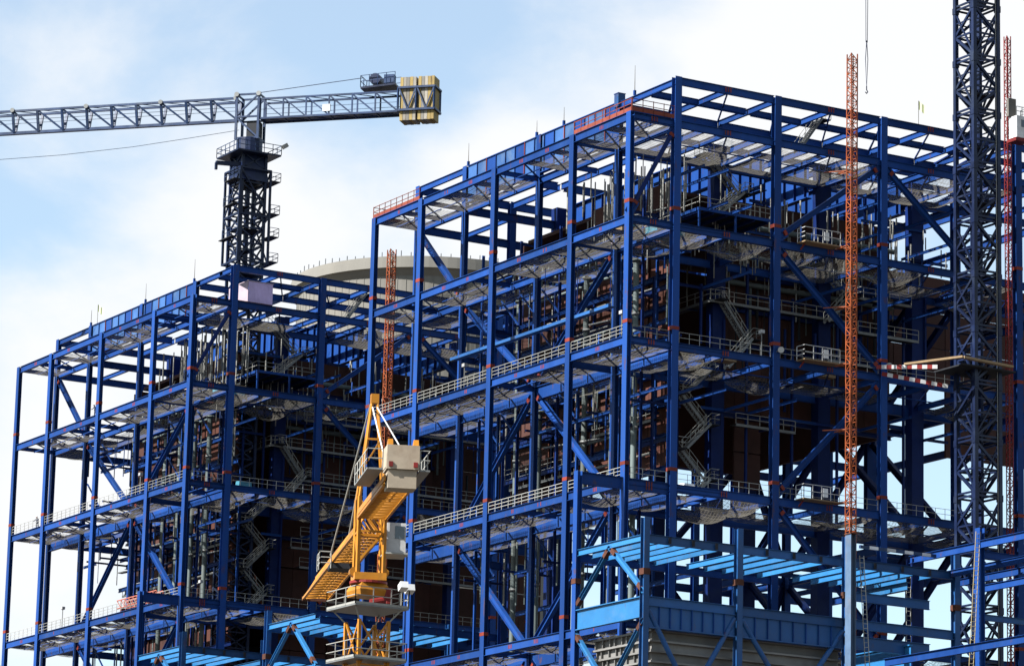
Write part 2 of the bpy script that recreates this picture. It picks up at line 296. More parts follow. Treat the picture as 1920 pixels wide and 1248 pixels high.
def build_frame(du, which):
    P = lambda v, u, z: Vector((v, u + du, z))
    fr = thing('steel_frame', {'near': 'tall royal blue boiler house steel frame right of the yellow crane',
                              'far': 'royal blue boiler house steel frame at the left, behind the yellow crane'}[which],
               'steel frame', (0, du, 0), 'twin boiler house frames')
    # ---- columns
    for i, u in enumerate(U):
        for j, v in enumerate(V):
            big = j in (2, 3, 4) and i in (1, 3)
            if i == 2 and j in (2, 3): continue          # the boiler hangs here
            top = Z1 if j == 0 else ZR
            if j <= 1 and not (i == 0 and j == 1):
                w, d = 0.50, 0.84
                c = member(fr, 'column', P(v, u, 0), P(v, u, top), ('H', w, d), 'blue', (1, 0, 0))
            elif big:
                w, d = 1.55, 1.25
                c = member(fr, 'column', P(v, u, 0), P(v, u, Z1 + 1.5), ('B', d, w), 'blue_deep', (0, 1, 0))
                continue
            else:
                w, d = 0.80, 0.72
                c = member(fr, 'column', P(v, u, 0), P(v, u, top), ('H', d, w), 'blue', (0, 1, 0))
            if i == 0 or j == 0:
                for z in (Z2, Z3, Z4, Z5): red_band(c, v, u + du, z + 1.25, w, d)
    # ---- beams on the outer left face and its inner line
    for k, z in enumerate(LEV):
        for i in range(4):
            a, b = U[i], U[i+1]
            e = member(fr, 'edge_beam', P(0, a + .42, z), P(0, b - .42, z), ('I', 0.86, 0.36))
            for t in ((0.5,) if i in (0, 3) else (0.33, 0.66)):
                for s in (-.28, 0, .28):
                    if rnd.random() < .7:
                        yy = lerp(a, b, t) + du + s
                        part('primer_mark', 'red', e, lambda m: m.box((-0.026, yy-.07, z-.62), (-0.004, yy+.07, z-.22)))
            dp = 1.45 if k in (2, 3, 4) else 0.8
            member(fr, 'inner_beam', P(5.52, a + .42, z - .15), P(5.52, b - .42, z - .15), ('I', dp, 0.42))
            nb = 2 if i in (0, 3) else 3
            for q in range(nb):
                u0, u1 = lerp(a, b, q/nb), lerp(a, b, (q+1)/nb)
                member(fr, 'cross_beam', P(.25 if q == 0 else .18, u0, z - .12), P(5.27, u0, z - .12), ('I', 0.5, 0.26))
                if k < 5:
                    member(fr, 'floor_brace', P(.3, u0 + .3, z - .32), P(5.2, u1 - .3, z - .32), ('B', 0.14, 0.14), 'blue_deep')
            if k < 5:
                member(fr, 'tie_tube', P(2.6, a + .3, z - .72), P(2.6, b - .3, z - .72), ('T', 0.07, 6), 'blue')
        member(fr, 'cross_beam', P(.25, U[4], z - .12), P(5.27, U[4], z - .12), ('I', 0.5, 0.26))
        # second line of floor beams towards the boiler
        if 0 < k < 5:
            for i in range(4):
                member(fr, 'floor_beam', P(9.6, U[i] + .4, z - .3), P(9.6, U[i+1] - .4, z - .3), ('I', 0.7, 0.3))
                for t in (0.0, 0.33, 0.66):
                    uu = lerp(U[i], U[i+1], t)
                    member(fr, 'floor_cross_beam', P(5.75, uu, z - .3), P(12.2, uu, z - .3), ('I', 0.42, 0.22))
    # ---- beams on the shaded front face
    NV = 6
    for k, z in enumerate([ZR] + LEV):
        for j in range(NV):
            if k == 0 and j == 0: continue
            dp = 0.78 if k != 4 else (1.15 if j == 0 else 0.85)
            a, b = V[j], V[j+1]
            e = member(fr, 'front_beam', P(a + (.26 if j == 0 else .41), 0, z), P(b - .41, 0, z), ('I', dp, 0.4))
            yy = du - 0.226
            for s in (-.3, 0, .3):
                xx = lerp(a, b, .5) + s
                part('primer_mark', 'red', e, lambda m: m.box((xx-.06, yy, z-dp+.16), (xx+.06, yy+.02, z-.14)))
            zi = z - .15
            if not (k == 0 and j < 1):
                ge = .02 if k == 0 and j > 1 else .5
                member(fr, 'inner_beam', P(a + ge, U[1], zi), P(b - (.02 if k == 0 and j < 5 else .5), U[1], zi), ('I', 1.2 if k in (3, 4, 5) else .8, .4))
            if j >= 1:
                for q in range(2):
                    vv = lerp(a, b, q / 2)
                    member(fr, 'cross_beam', P(vv, .24, z - .12), P(vv, U[1] - .06, z - .12), ('I', 0.6, 0.3))
                    if k < 6: member(fr, 'floor_brace', P(vv + .3, .3, z - .35), P(lerp(a, b, (q+1)/2) - .3, U[1] - .4, z - .35), ('B', 0.15, 0.15), 'blue_deep')
                if k < 6: member(fr, 'tie_tube', P(a + .4, 5.4, z - .75), P(b - .4, 5.4, z - .75), ('T', 0.07, 6))
    # ---- rear and right lines
    for k, z in enumerate([ZR] + LEV):
        for j in range(1, NV):
            member(fr, 'rear_beam', P(V[j] + .4, U[3], z), P(V[j+1] - .4, U[3], z), ('I', 0.9, .4))
            member(fr, 'rear_beam', P(V[j] + .4, U[4], z), P(V[j+1] - .4, U[4], z), ('I', 0.9, .4))
            vv = lerp(V[j], V[j+1], .5)
            member(fr, 'rear_cross_beam', P(vv, U[3] + .3, z - .12), P(vv, U[4] - .3, z - .12), ('I', .55, .28))
        if which == 'near':
            for v in (43.6, 49.1, 61.4):
                for i in range(1, 4):
                    member(fr, 'side_beam', P(v, U[i] + .6, z - .1), P(v, U[i+1] - .6, z - .1), ('I', 0.85, .4))
            for q in range(1, 7):
                uu = lerp(U[1], U[3], q / 7)
                member(fr, 'side_cross_beam', P(43.8, uu, z - .2), P(48.9, uu, z - .2), ('I', .45, .24))
    # ---- roof purlins and the deep girders the boiler hangs from
    for u in (5.4, 18.8, U[2], 34.7):
        for j in range(1, NV):
            member(fr, 'roof_beam', P(V[j] + .18, u, ZR - .06), P(V[j+1] - .18, u, ZR - .06), ('I', .6, .3))
    for v in (5.52, 11.7, 17.82, 24.6, 31.32, 37.5, 43.6)[:7]:
        for i in range(4):
            if v == 5.52 or i > 0:
                if v == 5.52 and i in (1, 2): continue
                g_ = .43 if v == 5.52 else .16
                member(fr, 'roof_purlin', P(v, U[i] + g_, ZR - .1), P(v, U[i+1] - g_, ZR - .1), ('I', .7, .32))
    for g, v in enumerate((19.2, 24.4, 30.2, 37.2, 42.4)[:5]):
        gd = part('hanger_girder', 'blue', fr, lambda m: (m.box((v-.02, 11.8+du, 103.9), (v+.02, 41.8+du, 107.6)), m.box((v-.4, 11.8+du, 107.6), (v+.4, 41.8+du, 107.68)), m.box((v-.4, 11.8+du, 103.82), (v+.4, 41.8+du, 103.9))))
        for q in range(16):
            uu = 12.2 + du + q * 1.95
            part('stiffener', 'blue_deep', gd, lambda m: m.box((v-.34, uu-.02, 103.9), (v-.022, uu+.02, 107.6)))
    # ---- plate girder along the roof edge
    gp = part('roof_edge_girder', 'blue', fr, lambda m: (m.box((5.36, 11.5+du, 110.14), (5.72, 42.2+du, 110.22)), m.box((5.3, 11.5+du, 105.95), (5.8, 42.2+du, 106.03))))
    npn = 15
    for q in range(npn):
        a, b = lerp(11.5, 42.2, q/npn) + du, lerp(11.5, 42.2, (q+1)/npn) + du
        part('web_panel', 'slateblue' if q % 3 else 'blue', gp, lambda m: m.box((5.50 + .004*(q % 2), a+.03, 106.03), (5.54, b-.03, 110.14)))
        part('stiffener', 'red' if q % 4 == 1 else 'blue_deep', gp, lambda m: m.box((5.38, a-.05, 106.03), (5.49, a+.05, 110.14)))
    # ---- bracing
    B = ('H', 0.5, 0.46)
    def brace(p, q, s=B, mat='blue', ends=True):
        p, q = Vector(p), Vector(q); d = (q - p).normalized()
        b = member(fr, 'brace', p + d * .7, q - d * .7, s, mat)
        if ends:
            for e, sg in ((p, 1), (q, -1)):
                part('end_plate', 'red', b, lambda m: m.bar(e + d * sg * 1.15, e + d * sg * 1.5, .54, .54))
                nx = (1, 0, 0) if abs(d.x) < .01 else (0, 1, 0)
                part('gusset', 'blue', b, lambda m: m.bar(e - d * sg * .1, e + d * sg * 1.6, 1.05, .06, nx))
    X = 5.52
    for a, b in (((U[4], Z1), (U[3], Z2)), ((U[3], Z2), (U[2], Z3)), ((U[2], Z3), (U[3], Z4)), ((U[3], Z4), (U[2], Z5)),
                 ((U[1], Z2), (U[2], Z3)), ((U[2], Z3), (U[1], Z4)), ((U[1], Z4), (U[2], Z5)), ((U[2], Z5), (U[1], Z6)), ((U[2], Z5), (U[3], Z6))):
        brace(P(X, a[0], a[1] - .6), P(X, b[0], b[1] + .1), ('H', .62, .5))
    brace(P(5.52, 0, Z1 - .5), P(0, 0, Z2 + .2), ('T', .26, 8), 'blue_deep')
    for a, b in (((V[3], Z1), (V[2], Z2)), ((V[2], Z2), (V[3], Z3)), ((V[3], Z3), (V[2], Z4)), ((V[2], Z4), (V[3], Z5)), ((V[3], Z1), (V[4], Z2))):
        brace(P(a[0], 0, a[1] - .6), P(b[0], 0, b[1] + .1), ('H', .55, .5))
    if which == 'near':
        for a, b in (((V[2], Z3), (V[3], Z4)), ((V[4], Z3), (V[3], Z4)), ((V[3], Z4), (V[2], Z5)), ((V[3], Z4), (V[4], Z5)), ((V[4], Z5), (V[5], Z4)), ((V[4], Z3), (V[5], Z4))):
            brace(P(a[0], U[3], a[1] - .6), P(b[0], U[3], b[1] + .1), ('H', .7, .55), 'blue_deep', False)
        for a, b in (((U[1], Z2), (U[2], Z3)), ((U[3], Z2), (U[2], Z3)), ((U[2], Z3), (U[1], Z4)), ((U[2], Z3), (U[3], Z4)), ((U[1], Z4), (U[2], Z5)), ((U[3], Z4), (U[2], Z5))):
            brace(P(49.1, a[0], a[1] - .6), P(49.1, b[0], b[1] + .1), ('H', .7, .55), 'blue_deep', False)
            brace(P(43.6, a[0], a[1] - .6), P(43.6, b[0], b[1] + .1), ('H', .7, .55), 'blue_deep', False)
    # roof level bracing in the front bay
    for j in range(1, NV):
        a, b = V[j], V[j+1]
        brace(P(a + .2, .4, ZR - .4), P(lerp(a, b, .5), U[1], ZR - .4), ('T', .09, 6), 'blue_deep', False)
    return fr
build_frame(0, 'near')
build_frame(D, 'far')

# ------------------------------------------------------------------ boilers hung inside the frames
def build_boiler(du, which):
    bo = thing('boiler', {'near': 'brown clad boiler hanging inside the right hand blue frame', 'far': 'brown clad boiler hanging in shade inside the left hand blue frame'}[which],
               'boiler', (28, 27 + du, 60), 'boilers inside the frames')
    rb = random.Random(3)
    # left side wall, facing the sun
    v = 12.3; zb = 72.4 if which == 'near' else 58.0
    rows = [zb]
    while rows[-1] + 3.4 < 100: rows.append(rows[-1] + 3.4)
    for r, z in enumerate(rows):
        for q in range(8):
            a = 11.2 + q * 3.9
            if z > 93 and q > 3: continue
            part('wall_panel', 'brown' if q < 4 else 'brown_shaded', bo, lambda m: m.box((v + .02*((q+r) % 2), a + du, z + .05), (v + .25, a + 3.84 + du, z + 3.3)))
        member(bo, 'buckstay', (v - .3, 11.2 + du, z + .1), (v - .3, 42.4 + du, z + .1), ('I', .55, .5), 'blue')
        for q in range(9):
            if rb.random() < .5: member(bo, 'wall_stiffener', (v - .1, 11.3 + q*3.9 + du, z + .2), (v - .1, 11.3 + q*3.9 + du, z + 2.9), ('B', .18, .16), 'brown')
    # front wall, always in shade
    for r, z in enumerate((58.0, 61.6, 65.0, 68.4, 71.6, 75.5, 79.4, 83.2, 87.0, 90.8, 94.6, 98.4)):
        if z < 71 and which == 'near': continue
        for q in range(7 if which == 'near' else 12):
            a = 18.4 + q * 3.35
            if which == 'near' and z < 79 and not (20 <= a < 24): continue
            part('front_panel', 'brown_shaded', bo, lambda m: m.box((a, 13.0 + du + .02*((q+r) % 2), z + .04), (a + 3.3, 13.3 + du, z + (3.32 if z < 71.5 else 3.76))))
        if z > 79: member(bo, 'buckstay', (18.2, 12.7 + du, z), (41.8, 12.7 + du, z), ('I', .5, .45), 'blue_deep')
    for q in range(26 if which == 'near' else 40):
        x = 18.6 + q * .9; z0 = rb.uniform(80, 92); z1 = z0 + rb.uniform(4, 12)
        member(bo, 'riser_pipe', (x, 12.3 + du, z0), (x, 12.3 + du, min(z1, 103)), ('T', rb.choice((.06, .09, .16)), 7), rb.choice(('blue_deep', 'deck', 'pipe')))
    if which == 'near':          # economiser block to the right, behind the dark mast
        for r in range(5):
            for q in range(8):
                if r < 2 and q < 3: continue
                part('front_panel', 'brown_shaded', bo, lambda m: m.box((46.2 + q*3.6, 23.0 + .02*((q+r) % 2), 80.4 + r*4.1), (49.7 + q*3.6, 23.3, 84.4 + r*4.1)))
        for r in range(2, 5):
            for q in range(4):
                part('side_panel', 'brown_shaded', bo, lambda m: m.box((46.0, 23.4 + q*4.4, 80.4 + r*4.1), (46.15, 27.7 + q*4.4, 84.4 + r*4.1)))
    # added slab blocks light from above; plain rear walls also keep the inside dark
    part('light_block_slab', 'brown_shaded', bo, lambda m: m.box((13, 13.5 + du, 102.2), (42, 41.5 + du, 102.6)))
    part('rear_wall', 'brown_shaded', bo, lambda m: m.box((12.6, 41.6 + du, 79.4 if which == 'near' else 50), (41.8 if which == 'near' else 60, 41.9 + du, 102.0)))
    part('right_wall', 'brown_shaded', bo, lambda m: m.box((41.8, 13.4 + du, 79.4), (42.1, 41.5 + du, 102.0)))
    part('hopper', 'brown', bo, lambda m: m.add([(24,24+du,66),(36,24+du,66),(36,32+du,66),(24,32+du,66),(20,14+du,79),(40,14+du,79),(40,41+du,79),(20,41+du,79)],
         [[0,3,2,1],[4,5,6,7],[0,1,5,4],[1,2,6,5],[2,3,7,6],[3,0,4,7]])) if which == 'far' else None
    if which == 'far':
        part('flue_duct', 'deck', bo, lambda m: m.box((13.5, 20 + du, 30), (60, 41 + du, 66)))
        for q in range(5):
            part('duct_front', 'deck', bo, lambda m: m.box((14.0 + q*9.2, 16 + du, 34 + q), (22.6 + q*9.2, 19.8 + du, 61)))
    # hanger rods above the casing
    for q in range(150):
        x, y = rb.uniform(7.2, 40), rb.uniform(8, 41)
        if q < 55: x, y = rb.uniform(7.0, 11.8), rb.uniform(6, 24)
        z1 = rb.uniform(102.2, 105) if q < 55 or x < 12.8 else 102.1
        z0 = z1 - rb.uniform(2.5, 8)
        if q > 95: x, y, z1 = rb.uniform(18, 41), rb.uniform(11.2, 12.4), rb.uniform(94, 103.5); z0 = z1 - rb.uniform(1.5, 5)
        member(bo, 'hanger_rod', (x, y + du, z0), (x, y + du, z1), ('T', rb.choice((.05, .07, .1)), 6), 'rod')
    for q in range(120):
        x, y = rb.uniform(8, 50), rb.uniform(7.5, 12.2); z1 = rb.uniform(94.5, 104); z0 = z1 - rb.uniform(.8, 3.2)
        member(bo, 'hanger_rod', (x, y + du, z0), (x, y + du, z1), ('T', rb.choice((.05, .07, .09)), 6), rb.choice(('rod', 'rail', 'blue', 'rod')))
    # header pipes under the girders
    for q, (y, z) in enumerate(((11.9, 96.2), (12.1, 93.3), (11.7, 99.5))):
        member(bo, 'header_pipe', (18, y + du, z), (41.5, y + du, z), ('T', .28, 10), 'pipe')
    for q in range(9):
        z = 74 + q * 2.9
        member(bo, 'header_pipe', (11.3, 13 + du + (q % 3)*3, z), (11.3, 27 + du + (q % 4)*3.5, z), ('T', .16, 8), 'pipe' if q % 2 else 'rod')
    for q, z in enumerate((99.6, 91.2, 87.6, 79.2, 75.2, 64.6, 60.4)):
        for a, b in ((8, 20), (20.3, 31), (31.3, 42)):
            if rb.random() < .8: member(bo, 'mezzanine_beam', (10.9, a + du, z), (10.9, b + du, z), ('I', .5, .24), rb.choice(('blue', 'blue', 'blue_deep')))
    for q in range(60):
        x, y = rb.uniform(6, 11), rb.uniform(9, 44); z1 = rb.choice((Z2, Z3, Z4)) - 1.2; z0 = z1 - rb.uniform(2, 8)
        member(bo, 'drop_rod', (x, y + du, z0), (x, y + du, z1), ('T', rb.choice((.04, .06, .1)), 6), rb.choice(('rod', 'blue', 'blue_deep', 'pipe')))
    for q in range(16):
        z = rb.choice((72.6, 76.3, 80, 86, 88.5, 97.2, 99)); y = rb.uniform(8, 34)
        member(bo, 'cable_tray', (rb.uniform(7, 11.5), y + du, z), (rb.uniform(7, 11.5), y + rb.uniform(4, 9) + du, z), ('B', .12, .45), rb.choice(('galv', 'blue_deep')))
    for q in range(9):
        y = 8.5 + q * 4.1 + du
        for x in (7.2, 11.6):
            if rb.random() < .75:
                z0 = rb.choice((Z5, Z4, Z3)); z1 = rb.choice((Z2, Z3 + 4, Z2 + 5))
                member(bo, 'secondary_column', (x, y, z0), (x, y, z1), ('H', .26, .24), rb.choice(('blue', 'blue_deep')), (1, 0, 0))
        for z in (Z2 - 4.5, Z3 - 4.4, Z4 - 4.6, Z3 + 3.1):
            if rb.random() < .6: member(bo, 'strut', (5.8, y, z), (12.0, y, z), ('B', .22, .18), 'blue_deep')
            if rb.random() < .55: member(bo, 'strut', (7.2, y, z), (7.2, y + 4.1, z), ('I', .32, .18), 'blue')
            if rb.random() < .3: member(bo, 'strut', (7.2, y, z), (7.2, y + 4.1, z + 3.6), ('B', .16, .16), 'blue')
    for q in range(14):
        x = 6.8 + q * 2.9
        z0 = rb.choice((Z3, Z4, Z3 + 3)); z1 = rb.choice((Z2, Z2 - 3, Z3 + 6))
        member(bo, 'secondary_column', (x, 10.2 + du, z0), (x, 10.2 + du, max(z1, z0 + 3)), ('H', .24, .24), 'blue_deep', (0, 1, 0))
        for z in (Z2 - 3.3, Z2 + 3.6, Z3 - 3.6, Z2 + 7.0):
            if rb.random() < .45: member(bo, 'strut', (x, 10.0 + du, z), (x + 2.9, 10.0 + du, z), ('I', .3, .18), rb.choice(('blue', 'blue_deep')))
            if rb.random() < .4: member(bo, 'strut', (x, 1.0 + du, z), (x, 10.6 + du, z), ('I', .3, .16), 'blue')
    # bent tubes rising from the second floor gallery
    for q in range(13):
        y = 22.5 + q * 1.25 + du; z = 96.6 + .1 * math.sin(q); rr = 1.1
        pts = [(9.0, y, z - 1.2)] + [(9.0 + rr - rr*math.cos(t), y + .25, z + rr*1.3*math.sin(t)) for t in [math.pi*i/8 for i in range(9)]] + [(9.0 + 2*rr, y + .4, z - 1.2)]
        part('tube_bend', 'pipe', bo, lambda m: m.path(pts, .13, 7))
    return bo
build_boiler(0, 'near')
build_boiler(D, 'far')

# ------------------------------------------------------------------ grey downcomer pipes between gallery and boiler
for which, du in (('right', 0), ('left', D)):
    spots = ((12.0, 94), (16.2, 94), (21.7, 94), (30.9, 81), (35.6, 94)) if which == 'right' else ((11.7, 93.4), (15.9, 93.4), (20.0, 92.6), (24.3, 92.6))
    for i, (u, zt) in enumerate(spots):
        t = thing('downcomer_pipe', f'grey green vertical pipe in the {which} frame, {ORD[i]} from its near corner', 'pipe', (9, u + du, 40), 'grey vertical pipes')
        member(t, 'pipe_run', (8.6, u + du, 30), (8.6, u + du, zt), ('T', .31, 12), 'pipe')
        member(t, 'flange', (8.6, u + du, zt - .25), (8.6, u + du, zt), ('T', .48, 12), 'pipe')
        for z in (62, 76, 88):
            if z < zt - 2: member(t, 'pipe_clamp', (8.6, u + du, z), (8.6, u + du, z + .35), ('T', .40, 12), 'galv')

# ------------------------------------------------------------------ safety nets slung under the floors
NETS = {'near': 'right', 'far': 'left'}
def net(label, x0, x1, y0, y1, z, sag, seed, group):
    n = 9; m = MB(); Vv = []; F = []
    for i in range(n + 1):
        for j in range(n + 1):
            s, t = i / n, j / n
            x = lerp(x0, x1, s); y = lerp(y0, y1, t)
            h = sag * 4 * (s*(1-s))**.7 * 4 * (t*(1-t))**.7 * .35
            w = noise.noise(Vector((x*.5, y*.5, seed))) * .15 + noise.noise(Vector((x*1.2, y*1.2, seed + 9))) * .02
            edge = min(s, 1-s, t, 1-t)
            Vv.append((x, y, z - h - abs(w) * (0.5 + edge*2) - .12 * (math.sin(s*9*math.pi)**2 + math.sin(t*9*math.pi)**2) * (edge < .01)))
    for i in range(n):
        for j in range(n):
            a = i*(n+1)+j; F.append([a, a+1, a+n+2, a+n+1])
    m.add(Vv, F)
    o = m.build('safety_net', 'net'); 
    for p in o.data.polygons: p.use_smooth = True
    return tag(o, label, 'safety net', group)
LN = {Z1: 'top gallery', Z2: 'second floor', Z3: 'third floor', Z4: 'fourth floor', Z5: 'fifth floor'}
for which, du in (('near', 0), ('far', D)):
    w = NETS[which]; rn = random.Random(11 if which == 'near' else 12)
    for k, z in enumerate(LEV[:5]):
        c = 0
        for i in range(4):
            nb = 2 if i in (0, 3) else 3
            for q in range(nb):
                a, b = lerp(U[i], U[i+1], q/nb), lerp(U[i], U[i+1], (q+1)/nb)
                c += 1
                if rn.random() < .18: continue
                net(f'net under the {LN[z]} of the {w} frame, sunlit side, {ORD[c-1]} from its corner', .35, 5.2, a + .3 + du, b - .3 + du, z - .72, rn.uniform(.15, .8), rn.random()*50, 'safety nets under the sunlit galleries')
        for i in range(4):
            if 0 < k:
                net(f'inner net under the {LN[z]} of the {w} frame, bay {ORD[i]} from its corner', 5.9, 9.3, U[i] + .6 + du, U[i+1] - .6 + du, z - .95, rn.uniform(.5, 1.1), rn.random()*50, 'safety nets between gallery and boiler')
    NJ = 5 if which == 'near' else 4
    for k, z in enumerate(LEV[:5]):
        c = 0
        for j in range(1, NJ):
            for q in range(2):
                a, b = lerp(V[j], V[j+1], q/2), lerp(V[j], V[j+1], (q+1)/2)
                c += 1
                for s, (ya, yb) in enumerate(((.4, 5.2), (5.6, 10.5))):
                    if rn.random() < .30: continue
                    net(f'{"outer" if s == 0 else "inner"} net under the {LN[z]} of the {w} frame, shaded side, {ORD[c-1]} from its corner', a + .4, b - .4, ya + du, yb + du, z - .76, rn.choice((.25, .4, .6, 1.1, 1.5)), rn.random()*50, 'safety nets under the shaded galleries')

# ------------------------------------------------------------------ railings along the floor edges
def railing(label, runs, group='handrails along the floor edges', mat='rail', **k):
    t = thing('guard_railing', label, 'railing', runs[0][0], group)
    for a, b in runs: part('rail_panel', mat, t, lambda m: railing_mesh(m, a, b, **k))
    return t
def left_runs(du, z, lo=0, hi=4): return [((-.12, U[i] + .55 + du, z + .01), (-.12, U[i+1] - .55 + du, z + .01)) for i in range(lo, hi)]
railing('galvanised railing on the third floor of the right frame, sunlit side', left_runs(0, Z3))
railing('galvanised railing on the fourth floor of the right frame, sunlit side', left_runs(0, Z4))
railing('galvanised railing on the third floor of the left frame, sunlit side', left_runs(D, Z3), t=.045)
railing('galvanised railing on the fourth floor of the left frame, sunlit side', left_runs(D, Z4), t=.045)
for which, du in (('right', 0), ('left', D)):
    for nm, z in (('third', Z3), ('fourth', Z4)):
        railing(f'thin railing on the {nm} floor of the {which} frame, shaded side', [((V[j] + .6, du - .1, z + .01), (V[j+1] - .6, du - .1, z + .01)) for j in range(0, 4)], bars=(1.0, .5), t=.04)
    # rusty boards and posts at the top
for lab, runs in (('rusty red toe board with posts at the far top corner of the right frame', [((-.1, U[3] + .4, Z1), (-.1, U[4] + .3, Z1)), ((-.1, U[4] + .35, Z1), (5.2, U[4] + .35, Z1))]),
                  ('rusty red scaffold guard round the top near corner of the right frame', [((-.12, -.35, Z1), (-.12, U[1] - .3, Z1)), ((-.05, -.4, Z1), (5.0, -.4, Z1))])):
    t = thing('edge_guard', lab, 'edge guard', runs[0][0], 'rusty guards at the top gallery')
    for a, b in runs:
        part('toe_board', 'red_dull', t, lambda m: m.bar(Vector(a) + Vector((0, 0, .22)), Vector(b) + Vector((0, 0, .22)), .06, .42))
        part('rail_panel', 'red_dull', t, lambda m: railing_mesh(m, Vector(a), Vector(b), h=1.35, bars=(.95, .55), t=.06))

# ------------------------------------------------------------------ walkways and stairs
def walkway(label, path, width, z, group='steel walkways round the boilers', outer=1, mat='galv', rails=True, skirt=.28):
    """path: corner points of the outer edge in plan; the deck lies to its left"""
    t = thing('walkway', label, 'walkway', (*path[0], z), group)
    for q, (a, b) in enumerate(zip(path, path[1:])):
        a, b = Vector((*a, z)), Vector((*b, z)); d = (b - a).normalized(); nn = Vector((-d.y, d.x, 0)) * outer
        part('deck', 'deck', t, lambda m: m.bar(a + nn*width/2 - Vector((0,0,.06)), b + nn*width/2 - Vector((0,0,.06)), width - .08, .08))
        part('edge_channel', mat, t, lambda m: m.bar(a - Vector((0,0,.14)), b - Vector((0,0,.14)), .07, skirt))
        if rails: part('rail_panel', 'rail', t, lambda m: railing_mesh(m, a + nn*.02, b + nn*.02, bars=(1.0, .55), t=.05, n=max(1, round((b-a).length/1.5))))
        for e in range(1, max(2, int((b-a).length / 4))):
            p = a.lerp(b, e / max(2, int((b-a).length / 4)))
            part('bracket', 'blue_deep', t, lambda m: m.bar(p - Vector((0,0,.25)), p + nn*width - Vector((0,0,.25)), .14, .2))
    return t
def flight(t, a, b, width_dir, w=.9):
    a, b = Vector(a), Vector(b); wd = Vector(width_dir).normalized() * w; n = max(4, round(abs(b.z - a.z) / .25))
    f = part('flight', 'galv', t, lambda m: (m.bar(a, b, .06, .26), m.bar(a + wd, b + wd, .06, .26)))
    for i in range(1, n):
        p = a.lerp(b, i / n); part('tread', 'galv', f, lambda m: m.bar(p + wd*.04, p + wd*.96, .24, .035))
    for o in (Vector((0,0,0)), wd):
        part('stair_rail', 'rail', f, lambda m: railing_mesh(m, a + o, b + o, bars=(1.0, .5), t=.045, n=max(2, round((b-a).length/1.2))))
def stair_tower(label, v0, v1, u, z0, zs, du=0, side=1):
    t = thing('staircase', label, 'staircase', (v0, u + du, z0), 'zigzag steel stairs')
    z = z0; s = 0
    for dz in zs:
        a, b = ((v0, v1) if s % 2 == 0 else (v1, v0))
        y = u + du + (0 if s % 2 == 0 else 1.05)
        flight(t, (a, y, z), (b, y, z + dz), (0, 1, 0))
        e = b; sg = 1 if e == max(v0, v1) else -1
        part('landing', 'deck', t, lambda m: m.box((min(e, e + sg*1.1), u + du, z + dz - .1), (max(e, e + sg*1.1), u + du + 2.0, z + dz)))
        part('landing_rail', 'rail', t, lambda m: (railing_mesh(m, (e + sg*1.1, u + du, z + dz), (e + sg*1.1, u + du + 2.0, z + dz), bars=(1., .5), t=.045), railing_mesh(m, (e, u + du, z + dz), (e + sg*1.1, u + du, z + dz), bars=(1., .5), t=.045)))
        z += dz; s += 1
